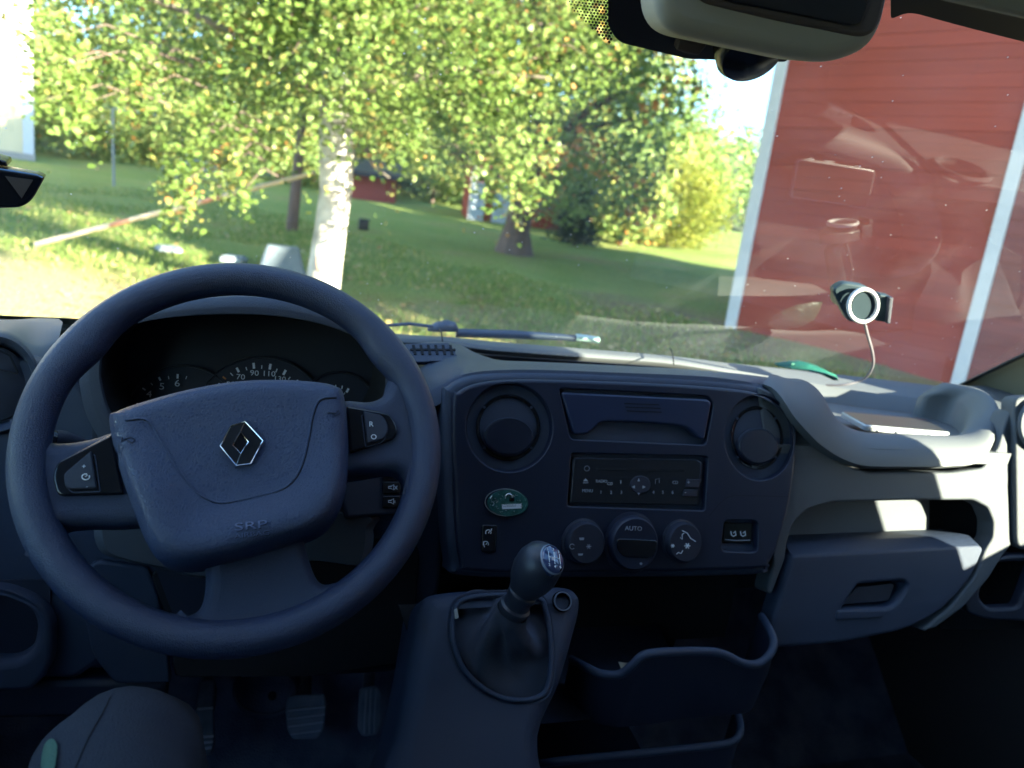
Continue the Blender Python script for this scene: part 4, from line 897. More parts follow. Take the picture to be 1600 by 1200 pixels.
    T = lambda s, x, y, h, m='printdim': pxtext('lettering', s, FA, x, y, h, M[m], r_, .0062, 1.5)
    T('RADIO', 940, 752, 4.6); T('CD', 953, 756, 4.6); T('MENU', 918, 767, 4.8); T('i', 970, 753, 6, 'print')
    for s, x in (('1', 939), ('2', 955), ('3', 971), ('4', 1021), ('5', 1036), ('6', 1051)): T(s, x, 769.5, 5)
    T('+', 1076, 754, 7); T('-', 1071, 769, 7); T('CD', 1055, 754, 5)
    mb = MB()
    for pts in ([(987, 761), (992, 758.5), (992, 763.5)], [(1009, 761), (1004, 758.5), (1004, 763.5)], [(911, 752), (919, 752), (915, 747.5)], [(911, 754), (919, 754), (919, 755), (911, 755)], [(998, 747), (1000, 752), (996, 752)], [(996, 770), (1000, 770), (998, 774)]):
        k = len(mb.v); mb.v += [FA.px(x, y, .0064) for x, y in pts]; mb.f.append(tuple(range(k, k+len(pts))))
    pxstroke(mb, FA, [(1024, 756), (1024, 749), (1030, 748), (1030, 755)], .0003, .0045); pxstroke(mb, FA, circle_px(917, 732, 4, 4, 10), .0003, .0045, 4, True)
    mb.obj('symbols', M['printdim'], r_, 0)
    # climate controls
    for cx, cy, rx, ry, nm in ((911, 847, 30, 29, 'climate_knob'), (1064, 846, 27, 28, 'climate_knob'), (986, 848, 38, 32, 'display_dial')):
        c = FA.px(cx, cy, .006); ex = (FA.px(cx+rx, cy, .006)-c).length
        kn = lathe(nm, c, FA.n, [(ex*1.12, -.002), (ex*1.12, .001), (ex, .002), (ex*.97, .010), (ex*.9, .013), (ex*.3, .0125), (.001, .0125)], M['dark'] if nm == 'climate_knob' else M['fascia'], DASH, 40, .98, FA.u)
        if nm == 'display_dial':
            slab('display', FA, rp([(953, 838), (1017, 841), (1013, 862), (1005, 869), (965, 867), (955, 858)], 7), M['black'], kn, .004, .0015, h=.020)
            pxtext('lettering', 'AUTO', FA, 990, 826, 7, M['printdim'], kn, .0196, 2, 1.1); slab('marker', FA, circle_px(991, 877, 2, 2, 10), M['printdim'], kn, .0005, 0, h=.0195)
        else:
            mb = MB()
            if cx < 1000:
                for q in ([(905, 840), (913, 840), (912, 844), (906, 844)], [(903, 865), (911, 865), (910, 868), (904, 868)]): k = len(mb.v); mb.v += [FA.px(x, y, .0196) for x, y in q]; mb.f.append((0+k, 1+k, 2+k, 3+k))
                pxstroke(mb, FA, circle_px(894, 854, 4, 4, 10, a0=40, a1=330), .0004, .0196)
                for a in range(3): pxstroke(mb, FA, [(916+4*cos(a*1.05+.3), 854+4*sin(a*1.05+.3)), (924-4*cos(a*1.05+.3)*1, 854-4*sin(a*1.05+.3))] if False else [(920-4*cos(a*1.05), 854-4*sin(a*1.05)), (920+4*cos(a*1.05), 854+4*sin(a*1.05))], .0004, .0196)
            else:
                pxstroke(mb, FA, [(1063, 840), (1066, 843), (1066, 835), (1069, 833)], .0005, .0196); pxstroke(mb, FA, [(1057, 866), (1060, 863), (1064, 865), (1067, 860)], .0005, .0196)
                for a in range(3): pxstroke(mb, FA, [(1051-3*cos(a*1.05), 853-3*sin(a*1.05)), (1051+3*cos(a*1.05), 853+3*sin(a*1.05))], .0005, .0196); pxstroke(mb, FA, [(1074-4.5*cos(a*1.05), 853-4.5*sin(a*1.05)), (1074+4.5*cos(a*1.05), 853+4.5*sin(a*1.05))], .0007, .0196)
                m2 = MB(); pxstroke(m2, FA, [(1066, 829), (1074, 833), (1079, 841), (1087, 846)], .0006, .0192); m2.obj('knob_edge', M['print'], kn, 60)
            mb.obj('symbols', M['print'] if cx > 1000 else M['printdim'], kn, 0)
    # seat heater switch
    slab('switch_well', FA, [(1118, 806), (1188, 806), (1188, 868), (1118, 868)], M['fascia'], DASH, .004, 0, h=-.010)
    sw = slab('heater_switch', FA, rp([(1131, 816), (1177, 817), (1176, 850), (1129, 849)], 4), M['black'], DASH, .010, .002, h=-.001)
    mb = MB(); pxstroke(mb, FA, [(1133, 843), (1151, 844.5), (1172, 844)], .0005, .0); mb.obj('switch_line', M['printdim'], sw, 60)
    for x in (1146, 1161):
        mb = MB(); pxstroke(mb, FA, [(x-4, 830), (x-3, 836), (x, 838), (x+4, 836), (x+3, 830), (x, 833)], .0007, .0004); mb.obj('symbols', M['print'], sw, 60)
    mb = MB(); pxstroke(mb, FA, [(1108, 806), (1124, 787), (1136, 777), (1150, 774), (1232, 776)], .0006, .0056); mb.obj('panel_joint', M['void'], P, 60)
    # cruise switch left of the gear lever
    sw = slab('cruise_switch', FA, rp([(751, 818), (775, 819), (773, 862), (749, 861)], 4), M['black'], DASH, .006, .002, h=.008)
    mb = MB()
    for x, y in ((763, 832), (759, 850)): pxstroke(mb, FA, circle_px(x, y, 4.2, 4.2, 12, a0=150, a1=390), .0004, .0085); pxstroke(mb, FA, [(x, y+1), (x+2.4, y-2)], .0004, .0085)
    pxstroke(mb, FA, [(768, 826), (768, 829)], .0006, .0085); pxstroke(mb, FA, [(755, 846), (757, 855)], .0004, .0085); mb.obj('symbols', M['print'], sw, 60)
M['louvre'] = mat('louvre_plastic', (0.0129, 0.0175, 0.0347), .36, bump=('noise', 1200, .0002, .4))
M['drawer'] = mat('drawer_plastic', (0.0173, 0.0263, 0.0628), .36, bump=('noise', 1500, .0002, .4))
M['radio'] = mat('radio_face', (.016, .018, .024), .3)
centre_panel()

def pcb():
    t = thing('circuit_board', 'small oval green circuit board with a white sticker above the cruise switch', 'circuit board', FA.px(790, 785, .008))
    b = slab('board', FA, circle_px(790, 785, 31.5, 20.5, 40, rot=2), M['pcb'], t, .002, .0005, h=.010)
    s = slab('sticker', FA, [(780.5, 787), (810.5, 786), (811, 793), (781, 794.5)], M['print'], t, .0004, 0, h=.0105)
    mb = MB()
    for i in range(9): pxstroke(mb, FA, [(785+i*2.5, 789), (785+i*2.5+random.uniform(.5, 1.5), 789+random.uniform(-.6, .6))], .0004, .0106, 4)
    pxstroke(mb, FA, [(785, 791.6), (806, 790.8)], .0002, .0106, 4); mb.obj('sticker_print', M['fascia'], s, 0)
    mb = MB()
    for i in range(46):
        a = random.uniform(0, 6.28); k = random.uniform(.25, .9)**.6; x, y = 790+28*k*cos(a), 785+17.5*k*sin(a)
        if 778 < x < 813 and 783 < y < 797: continue
        dx, dy = random.choice(((2.6, 0), (0, 2.2), (1.5, 1.5))); pxstroke(mb, FA, [(x, y), (x+dx, y+dy)], random.uniform(.0002, .00045), .0104, 4)
    pxstroke(mb, FA, circle_px(795, 778, 5.5, 6.5, 12, a0=170, a1=380), .0007, .0106); pxstroke(mb, FA, [(766, 779), (769, 775)], .0006, .0106); pxstroke(mb, FA, circle_px(769, 787, 3, 3, 8, a0=240, a1=440), .0005, .0106)
    mb.obj('solder_traces', M['solder'], t, 0)['kind'] = 'stuff'
    slab('chip', FA, rp([(792, 776), (799, 776), (799, 782), (792, 782)], 1), M['black'], t, .0015, .0003, h=.0118)
    mb = MB(); pxstroke(mb, FA, circle_px(790, 785, 32, 21, 40, rot=2), .0006, .0095, 5, True); mb.obj('board_rim', M['solder'], t, 60)
pcb()

# ------------------------------------------------------------------ left side of the dashboard
def left_dash():
    LP = Plane((-.1, .90, 1.4), 4)
    slab('left_panel', LP, rp([(-160, 520), (40, 560), (120, 590), (180, 680), (400, 720), (650, 640), (700, 640), (690, 905), (660, 1035), (480, 1050), (470, 960), (260, 960), (120, 1062), (-160, 1062)], 12), M['mid'], DASH, .03, .008, back=False)
    # top left pad and vent
    loft('left_pad', [curve([(-120, 488), (0, 499), (60, 497), (92, 498)], 1.16, 24), curve([(-120, 500), (0, 506), (60, 504), (98, 503)], 1.08, 24), curve([(-120, 515), (0, 514), (52, 538), (92, 530)], .98, 24), curve([(-120, 530), (0, 524), (40, 545), (62, 575)], .93, 24), curve([(-120, 560), (0, 560), (40, 590), (60, 640)], .91, 24)], M['tray'], DASH, False, 60)
    VP = Plane(at(-5, 600, .905), 8, -12); v = None
    def ring(k, h): return [VP.px(x, y, h) for x, y in circle_px(-8, 600, 72*k, 80*k, 44)]
    v = loft('air_vent', [ring(.99, -.01), ring(1.0, .004), ring(.93, .012), ring(.84, .010), ring(.78, -.002), ring(.74, -.012)], M['mid'], DASH, True, 60)
    loft('vent_core', [ring(.76, -.010), ring(.72, .003), ring(.3, .008), ring(.02, .009)], M['dark'], v, True, 60)
    mb = MB(); pxstroke(mb, VP, [(-55, 560), (0, 548), (16, 556), (28, 583)], .0011, .0085); pxstroke(mb, VP, [(-60, 588), (0, 577), (28, 584)], .0011, .0095); mb.obj('vent_groove', M['void'], v, 60)
    # panel between vent and cluster, storage lid, knee hatch
    slab('side_switch_panel', LP, rp([(146, 650), (150, 640), (200, 690), (200, 700), (142, 700)], 4), M['dark'], DASH, .006, .002, h=.004)
    slab('knee_hatch', LP, rp([(136, 886), (152, 872), (232, 882), (250, 925), (262, 1000), (268, 1062), (182, 1064), (146, 1020), (132, 950)], [14, 12, 10, 20, 10, 4, 10, 20, 20]), M['mid'], DASH, .012, .004, h=.008, seg=4)
    slab('left_pocket', LP, rp([(-160, 905), (20, 908), (70, 930), (92, 960), (88, 1030), (60, 1064), (-160, 1064)], [2, 20, 20, 20, 20, 20, 2]), M['mid'], DASH, .02, .006, h=.022, holes=[rp([(-150, 918), (15, 920), (58, 940), (66, 965), (60, 1000), (36, 1018), (-150, 1020)], [2, 14, 18, 10, 14, 14, 2])], hole_bevel=.010, seg=4)
    slab('pocket_back', LP, [(-160, 905), (80, 905), (80, 1040), (-160, 1040)], M['dark'], DASH, .004, 0, h=.003)
    slab('lower_edge', LP, rp([(-160, 1064), (262, 1064), (255, 1120), (-160, 1130)], 4), M['dark'], DASH, .03, .008, h=.0)
    # dark void right of the column and the low bar under it
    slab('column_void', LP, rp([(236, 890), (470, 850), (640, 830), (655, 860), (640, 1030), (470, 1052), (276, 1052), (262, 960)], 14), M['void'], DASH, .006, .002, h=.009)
    slab('knee_bar', Plane(at(380, 1048, .95), 10), rp([(270, 1036), (300, 1030), (470, 1012), (482, 1020), (478, 1046), (300, 1062), (272, 1060)], 6), M['mid'], DASH, .04, .008)
    slab('lower_side_panel', Plane(at(560, 960, .93), 6), rp([(470, 985), (560, 910), (660, 880), (655, 1000), (620, 1052), (470, 1060)], 16), M['dark'], DASH, .03, .008)
left_dash()

def cluster():
    t = thing('instrument_cluster', 'hooded instrument cluster with white numbered dials behind the steering wheel', 'instrument cluster', (-.03, .95, 1.5))
    DP = Plane((-.03, .985, 1.50), 16)
    inner = [(158, 588), (160, 560), (172, 532), (200, 510), (260, 497), (350, 491), (430, 494), (500, 506), (560, 528), (592, 552), (602, 582), (596, 625), (560, 680), (480, 720), (300, 720), (215, 690), (172, 640)]
    outer = [(124, 600), (128, 560), (148, 528), (190, 492), (270, 469), (370, 461), (455, 466), (535, 487), (598, 523), (628, 570), (634, 625), (610, 690), (520, 760), (300, 760), (190, 720), (140, 660)]
    n = 96
    I = resample(cr_spline([at(x, y, .885) for x, y in inner]+[at(*inner[0], .885)], 8, False), n); O = resample(cr_spline([at(x, y, .90) for x, y in outer]+[at(*outer[0], .90)], 8, False), n)
    i0 = min(range(n), key=lambda i: (I[i]-O[0]).length)
    cen = V((0, 0, 0))
    for p in I: cen += p/n
    back = [V((cen.x+(p.x-cen.x)*.98, 1.02, cen.z+(p.z-cen.z)*.92-.005)) for p in I]
    midr = [a.lerp(b, .45)+V((0, -.010, .0)) for a, b in zip(I, O)]
    rear = [V((cen.x+(p.x-cen.x)*1.10, 1.14, 1.50+(p.z-1.5)*(.55 if p.z > 1.5 else .8))) for p in O]
    rear0 = [p.lerp(q, .35)+V((0, 0, .006)) for p, q in zip(O, rear)]
    loft('hood', [I, [a.lerp(b, .06)+V((0, -.004, 0)) for a, b in zip(I, O)], midr, [a.lerp(b, .92)+V((0, -.006, 0)) for a, b in zip(I, O)], O, rear0, rear], M['hood'], t, False, 60)
    loft('hood_inside', [I, [p.lerp(q, .5) for p, q in zip(I, back)], back], M['void'], t, False, 60)
    slab('dial_backing', DP, cr_spline([(x+(370-x)*-.06, y+(600-y)*-.06) for x, y in inner], 4), M['dialback'], t, .004, 0, h=-.006)
    # dial plates
    d1 = slab('dial', DP, circle_px(285, 662, 92, 92, 48, rot=0), M['dialface'], t, .004, .0015); d2 = slab('dial', DP, circle_px(408, 660, 105, 102, 56), M['dialface'], t, .006, .002, h=.004); d3 = slab('dial', DP, circle_px(528, 640, 60, 58, 40), M['dialface'], t, .004, .0015)
    for d, cx, cy, r_ in ((d1, 285, 662, 92), (d2, 408, 660, 104), (d3, 528, 640, 60)):
        mb = MB(); pxstroke(mb, DP, circle_px(cx, cy, r_, r_*.985, 60), .0014, .004, 6, True); mb.obj('dial_rim', M['dialback'], d, 60)
    def ticks(d, L, m='print'):
        mb = MB()
        for x, y, ang, ln, w in L:
            a = R(ang); dx, dy = cos(a)*ln/2, sin(a)*ln/2; px_, py_ = -sin(a)*w/2, cos(a)*w/2; k = len(mb.v)
            mb.v += [DP.px(x-dx+px_, y-dy+py_, .0048), DP.px(x+dx+px_, y+dy+py_, .0048), DP.px(x+dx-px_, y+dy-py_, .0048), DP.px(x-dx-px_, y-dy-py_, .0048)]; mb.f.append((k, k+1, k+2, k+3))
        mb.obj('tick_marks', M[m], d, 0)
    ticks(d1, [(277.5, 588, 92, 7, 3.4), (291, 590, 105, 5, 1.2), (263.5, 590, 80, 5, 1.2), (249.5, 592, 62, 6, 3.2), (237, 600, 50, 4.5, 1.2), (225, 608, 35, 6, 2.4), (216, 631, 15, 6, 1.6)])
    ticks(d2, [(335, 608, 20, 8, 3.4), (344, 600, 28, 6, 1.3), (362, 585, 48, 6, 1.4), (371.5, 578, 62, 8, 3.6), (385, 576, 76, 5.5, 1.3), (396.5, 571.5, 84, 9, 3.8), (409, 573.5, 92, 5.5, 1.3), (422, 573, 100, 9, 3.8), (432, 579, 112, 6, 1.6), (444.5, 582, 118, 8.5, 3.8), (452, 591, 128, 5, 1.4), (462.5, 597, 145, 9, 3.6)])
    ticks(d2, [(350.5, 590.5, 38, 6, 2.4)], 'amber')
    ticks(d3, [(514, 604, 75, 5, 1.6), (524.5, 603.5, 88, 4.5, 1.6), (534.5, 605, 100, 5, 1.6), (543, 610, 118, 7, 3.4), (538, 615, 120, 3.5, 1.2)]); ticks(d3, [(504.5, 609, 55, 6, 2)], 'amber')
    T = lambda d, s, x, y, h: pxtext('numeral', s, DP, x, y+2.2, h*1.12, M['print'], d, .0050, 3, 1.15)
    for s, x, y, h in (('3', 225, 632, 9), ('4', 233, 614, 9.5), ('5', 253, 602, 9.5), ('6', 277, 597, 9.5)): T(d1, s, x, y, h)
    for s, x, y, h in (('30', 347, 612, 7.5), ('50', 360, 598.5, 7.5), ('70', 376, 587, 7.5), ('90', 397.5, 581, 7.5), ('110', 420, 582, 7.5), ('130', 437, 590, 7), ('150', 452.5, 603.5, 6.5)): T(d2, s, x, y, h)
    mb = MB(); pxstroke(mb, DP, [(521, 613), (521, 608), (525, 608), (525, 613)], .0005, .005, 4, True); mb.obj('fuel_symbol', M['print'], d3, 0)
M['hood'] = mat('hood_plastic', (0.0508, 0.0618, 0.0905), .55, bump=('grain', 620, .0008, .7)); M['dialback'] = mat('dial_surround', (.016, .018, .026), .5); M['dialface'] = mat('dial_face', (.018, .021, .034), .55)
cluster()

# ------------------------------------------------------------------ steering wheel
WC = V((-.03, .724, 1.503)); WP = Plane(WC, 34)
M['emboss'] = mat('embossed_letter', (.085, .11, .20), .35); M['embossdark'] = mat('letter_groove', (.004, .005, .010), .8)
def steering():
    t = thing('steering_wheel', 'dark grained three spoke steering wheel with airbag cover and diamond emblem', 'steering wheel', WC)
    # rim: swept ring, swelling at the thumb rests and along the bottom
    nseg, nr = 160, 20; mb = MB(); Rr = .1795
    def bump(a, c, w): d = (a-c+pi) % (2*pi)-pi; return math.exp(-(d/w)**2)
    for i in range(nseg):
        a = 2*pi*i/nseg; e = V((cos(a), sin(a)))
        th = bump(a, R(38), .16)*.0055+bump(a, R(148), .16)*.0055+bump(a, R(-70), .55)*.001
        rr = .0167+th*.55; rc = Rr-th*.55
        for j in range(nr):
            b = 2*pi*j/nr; mb.v.append(WP.pt(e.x*(rc+rr*cos(b)), e.y*(rc+rr*cos(b)), .0185*sin(b)))
    for i in range(nseg):
        for j in range(nr): mb.f.append((i*nr+j, ((i+1) % nseg)*nr+j, ((i+1) % nseg)*nr+(j+1) % nr, i*nr+(j+1) % nr))
    mb.obj('rim', M['wheel'], t, 80)
    # spokes: one moulding per arm, rolled edges, flaring into the rim
    def spoke(pts, rad, h=.006, th=.03, bv=.014): slab('spoke', WP, rp(pts, rad), M['wheel'], t, th, bv, h=h, seg=6)
    spoke([(40, 640), (66, 690), (105, 692), (150, 684), (205, 662), (240, 700), (250, 815), (200, 822), (130, 822), (92, 826), (84, 850), (60, 890), (24, 820), (22, 720)], [10, 34, 20, 20, 10, 10, 10, 20, 20, 26, 22, 12, 10, 10], .008)
    spoke([(500, 640), (540, 624), (580, 628), (603, 617), (607, 590), (625, 560), (650, 640), (662, 720), (645, 790), (632, 748), (618, 735), (560, 745), (510, 750)], [10, 10, 14, 22, 24, 14, 10, 10, 10, 22, 18, 20, 10], .008)
    spoke([(310, 840), (470, 820), (482, 870), (492, 900), (505, 915), (540, 905), (580, 935), (500, 985), (400, 1010), (290, 1000), (255, 965), (300, 962), (317, 945), (322, 900)], [10, 10, 16, 16, 16, 26, 10, 16, 18, 16, 10, 22, 20, 20], .006)
    # airbag cover: domed
    ab = [(176, 668), (186, 656), (230, 640), (300, 621), (370, 609), (440, 606), (500, 610), (524, 616), (535, 628), (541, 690), (540, 756), (529, 802), (502, 834), (456, 852), (391, 872), (331, 887), (290, 891), (256, 882), (234, 855), (211, 797), (190, 735)]
    L = [WP.uv(*q) for q in cr_spline(ab, 5)]; L = L if area2(L) > 0 else L[::-1]; n = len(L)
    c = V((sum(p[0] for p in L)/n, sum(p[1] for p in L)/n)); H0, HD = .012, .034
    ang = sorted((atan2(p[1]-c.y, p[0]-c.x), (V(p)-c).length) for p in L)
    def edge_r(a):
        for (a0, r0_), (a1, r1) in zip(ang, ang[1:]):
            if a0 <= a <= a1: return r0_+(r1-r0_)*(a-a0)/max(1e-9, a1-a0)
        return ang[0][1]
    def dome(u, v):
        d = V((u, v))-c; s = min(1, d.length/edge_r(atan2(d.y, d.x))); base = HD*(1-s**13)**.5
        side = .006*max(0, min(1, (s-.45)/.3))*(1-max(0, (s-.9)/.1)) * max(0, min(1, (-(v-c.y)+.02)/.05))
        return H0+base-.008*(1-s*s)+side
    ss = [0.02, .15, .3, .42, .52, .6, .68, .75, .81, .86, .9, .935, .96, .978, .99, .997, 1.0]; mb = MB()
    for s in ss: mb.v += [WP.pt(c.x+(p[0]-c.x)*s, c.y+(p[1]-c.y)*s, dome(c.x+(p[0]-c.x)*s, c.y+(p[1]-c.y)*s)) for p in L]
    mb.v += [WP.pt(p[0], p[1], -.02) for p in L]
    for i in range(len(ss)):
        for j in range(n): mb.f.append((i*n+j, i*n+(j+1) % n, (i+1)*n+(j+1) % n, (i+1)*n+j))
    mb.f.append(tuple(range(n))); cov = mb.obj('airbag_cover', M['airbag'], t, 60)
    def on(x, y, h=.001):
        p = WP.px(x, y, .035); q = p-WP.o; u, v = q.dot(WP.u), q.dot(WP.v)
        for _ in range(14):
            hh = dome(u, v); p = WP.px(x, y, hh); q = p-WP.o; u, v = q.dot(WP.u), q.dot(WP.v)
        return WP.pt(u, v, dome(u, v)+h)
    seam = cr_spline([(196, 656), (222, 654), (236, 662), (252, 690), (274, 727), (300, 762), (325, 780), (350, 785), (400, 776), (440, 764), (462, 745), (474, 718), (482, 684), (489, 646), (500, 624), (524, 620)], 6, False)
    mb = MB(); tube_into(mb, [on(x, y, -.0004) for x, y in seam], .0013, 6); mb.obj('seam', M['airbag'], cov, 60)
    mb = MB(); tube_into(mb, [on(x+1.6, y+1.8, -.0003) for x, y in seam], .0007, 6); mb.obj('seam', M['void'], cov, 60)
    # emblem: hexagonal badge with an inner rhombus, facets and chrome edges
    hexa = [(361.5, 667), (383, 660), (411, 690), (392, 726), (369, 729), (344, 698)]; inn = [(376, 676), (388, 692.5), (376.5, 711), (364, 697.5)]
    mb = MB(); back = [on(x, y, .0005) for x, y in hexa]; topv = [on(x, y, .003) for x, y in hexa]; iv = [on(x, y, .0042) for x, y in inn]
    em = MB().add(back+topv, [tuple(range(6, 12))]+[(i, (i+1) % 6, (i+1) % 6+6, i+6) for i in range(6)]).obj('emblem', M['black'], t, 0)
    f = MB().add([p+WP.n*.0004 for p in topv]+iv, [(0, 6, 9, 5), (5, 9, 8, 4), (1, 2, 7, 6), (2, 3, 8, 7), (0, 1, 6), (3, 4, 8)]); f.obj('facet', M['facet'], em, 0)
    mb = MB(); tube_into(mb, [p+WP.n*.0005 for p in topv], .0007, 6, True); tube_into(mb, [p+WP.n*.0003 for p in iv], .0006, 6, True); tube_into(mb, [topv[1], iv[0], iv[3]], .0006, 6); tube_into(mb, [topv[4], iv[2], iv[1]], .0006, 6); mb.obj('chrome_edge', M['chrome'], em, 60)
    # lettering with its relief shading painted in, and horn symbols
    def word(s, x, y, hpx, sx, m, lift):
        p = on(x, y, 0); a = on(x+24, y-2.5, 0)-on(x-24, y+2.5, 0); b = WP.px(x, y-hpx, .03)-WP.px(x, y, .03)
        o = text('lettering', s, p, a-WP.n*a.dot(WP.n), WP.v, b.length*1.35, m, cov, 0, 'CENTER', sx)
        bm = bmesh.new(); bm.from_mesh(o.data); bmesh.ops.subdivide_edges(bm, edges=[e for e in bm.edges if e.calc_length() > .002], cuts=2); bmesh.ops.triangulate(bm, faces=bm.faces); bm.to_mesh(o.data); bm.free()
        for v in o.data.vertices:
            q = v.co+t.location-WP.o; u_, v_ = q.dot(WP.u), q.dot(WP.v); v.co = WP.pt(u_, v_, dome(u_, v_)+lift)-t.location
    for k_, dx, lift in (('embossdark', .9, .0012), ('emboss', 0, .0018)):  # offset dark copy paints the letters' shadow, pale copy their lit face
        word('SRP', 392+dx, 822+dx, 13, 1.75, M[k_], lift); word('AIRBAG', 394+dx, 835.5+dx, 7.5, 1.45, M[k_], lift)
    mb = MB()
    for q in ([(191, 683), (190, 690), (196, 686), (205, 683), (211, 688), (206, 692), (198, 688)], [(511, 645), (518, 645), (524, 646), (529, 641), (531, 647), (524, 650), (518, 645)]): tube_into(mb, [on(x, y, .0003) for x, y in q], .0005, 5)
    mb.obj('horn_symbol', M['dark'], cov, 60)
    # switch pods on both arms
    for pod, but in (([(87, 750), (94, 727), (178, 684), (196, 776), (95, 779)], [(105, 746), (148, 709), (157, 768), (114, 770), (107, 765)]), ([(540, 640), (606, 651), (619, 672), (616, 690), (545, 712)], [(565, 648), (596, 655), (606, 675), (598, 692), (571, 699)])):
        left = but[0][0] < 300
        p = slab('switch_pod', WP, rp(pod, [10, 10, 3, 3, 10] if left else [3, 10, 12, 10, 3]), M['black'], t, .006, .002, h=.0125)
        b = slab('switch_button', WP, rp(but, [6, 4, 3, 8, 8] if left else [3, 8, 10, 8, 3]), M['dark'], p, .004, .0018, h=.0145, seg=4)
        mb = MB(); pxstroke(mb, WP, rp(but, [6, 4, 3, 8, 8] if left else [3, 8, 10, 8, 3]), .0005, .0128, 5, True); mb.obj('button_edge', M['mid'], b, 60)
        if left:
            mb = MB(); pxstroke(mb, WP, circle_px(134, 745, 6, 4.5, 14, a0=-30, a1=290), .0005, .0150); pxstroke(mb, WP, [(133, 745), (137, 742)], .0004, .0150); mb.obj('symbols', M['print'], b, 60)
            pxtext('lettering', '+', WP, 131, 729, 7, M['print'], b, .0150)
            pxtext('lettering', '-', WP, 136, 760, 7, M['printdim'], b, .0150)
        else:
            pxtext('lettering', 'R', WP, 580, 663, 8, M['print'], b, .0150); pxtext('lettering', 'O', WP, 584, 683, 8, M['print'], b, .0150)
    # hub behind the cover
    rings = []
    for h, k in ((.0, .92), (-.03, .9), (-.06, .7), (-.09, .6)): rings.append([WP.pt(c.x+(p[0]-c.x)*k, c.y+(p[1]-c.y)*k, h) for p in L])
    loft('hub', rings, M['dark'], t, True, 60, True)
steering()
def stalks():
    t = thing('indicator_stalk', 'dark indicator stalk poking out left of the steering wheel hub', 'stalk', at(95, 690, .80))
    lathe('stalk_end', at(72, 684, .80), at(110, 690, .81)-at(72, 684, .80), [(.003, -.002), (.008, .0), (.009, .006), (.0088, .0075)], M['black'], t, 20)
    tube('stalk_arm', [at(78, 685, .802), at(100, 688, .81), at(140, 700, .83), at(220, 720, .88)], [.009, .0098, .007, .007], M['dark'], t, 14)
    mb = MB(); tube_into(mb, [at(71, 678, .789), at(72.5, 679, .789)], .0012, 6); mb.obj('stalk_mark', M['print'], t)
    t = thing('audio_remote', 'black audio remote with three speaker symbols right of the steering wheel hub', 'remote control', at(610, 770, .83)); AP = Plane(at(608, 770, .83), 20, -6)
    slab('remote_body', AP, rp([(520, 738), (622, 728), (628, 750), (626, 792), (618, 806), (540, 812)], 6), M['dark'], t, .035, .005)
    for i, (y, s) in enumerate(((741, 'up'), (762, 'mute'), (784, 'down'))):
        b = slab('remote_button', AP, rp([(598, y-9), (625, y-9), (625, y+9), (597, y+10)], 2), M['black'], t, .003, .001, h=.002); mb = MB()
        pxstroke(mb, AP, [(607, y-2), (611, y-2), (615, y-5), (615, y+4), (611, y+1), (607, y+1)], .0004, .0026, 5, True)
        if i == 1: pxstroke(mb, AP, [(616, y-3), (621, y+3)], .0004, .0026); pxstroke(mb, AP, [(621, y-3), (616, y+3)], .0004, .0026)
        else: pxstroke(mb, AP, [(617, y-2), (617, y+2)], .0004, .0026)
        mb.obj('symbols', M['print'], b, 60)
    t = thing('steering_column', 'grey steering column shroud below the airbag cover', 'steering column', at(360, 860, .86)); rings = []
    for Y, k in ((.82, .94), (.835, 1.0), (.95, 1.0)): rings.append([at(365+(x-365)*k, 850+(y-850)*k, Y) for x, y in cr_spline([(150, 818), (154, 858), (185, 874), (250, 888), (330, 903), (470, 876), (560, 884), (578, 872), (583, 828), (560, 800), (200, 800)], 4)])
    loft('shroud', rings, M['grey'], t, True, 40, True)
    rings = [[at(x, y, Y) for x, y in ((240, 880), (280, 884), (330, 900), (400, 890), (420, 880), (400, 960), (330, 970), (270, 960))] for Y in (.86, .96)]
    loft('column_lower', rings, M['dark'], t, True, 40, True)
    tube('column_shaft', [WP.pt(0, 0, -.06), WP.pt(0, -.01, -.20), V((-.03, 1.05, 1.22))], .035, M['dark'], t, 14)
stalks()

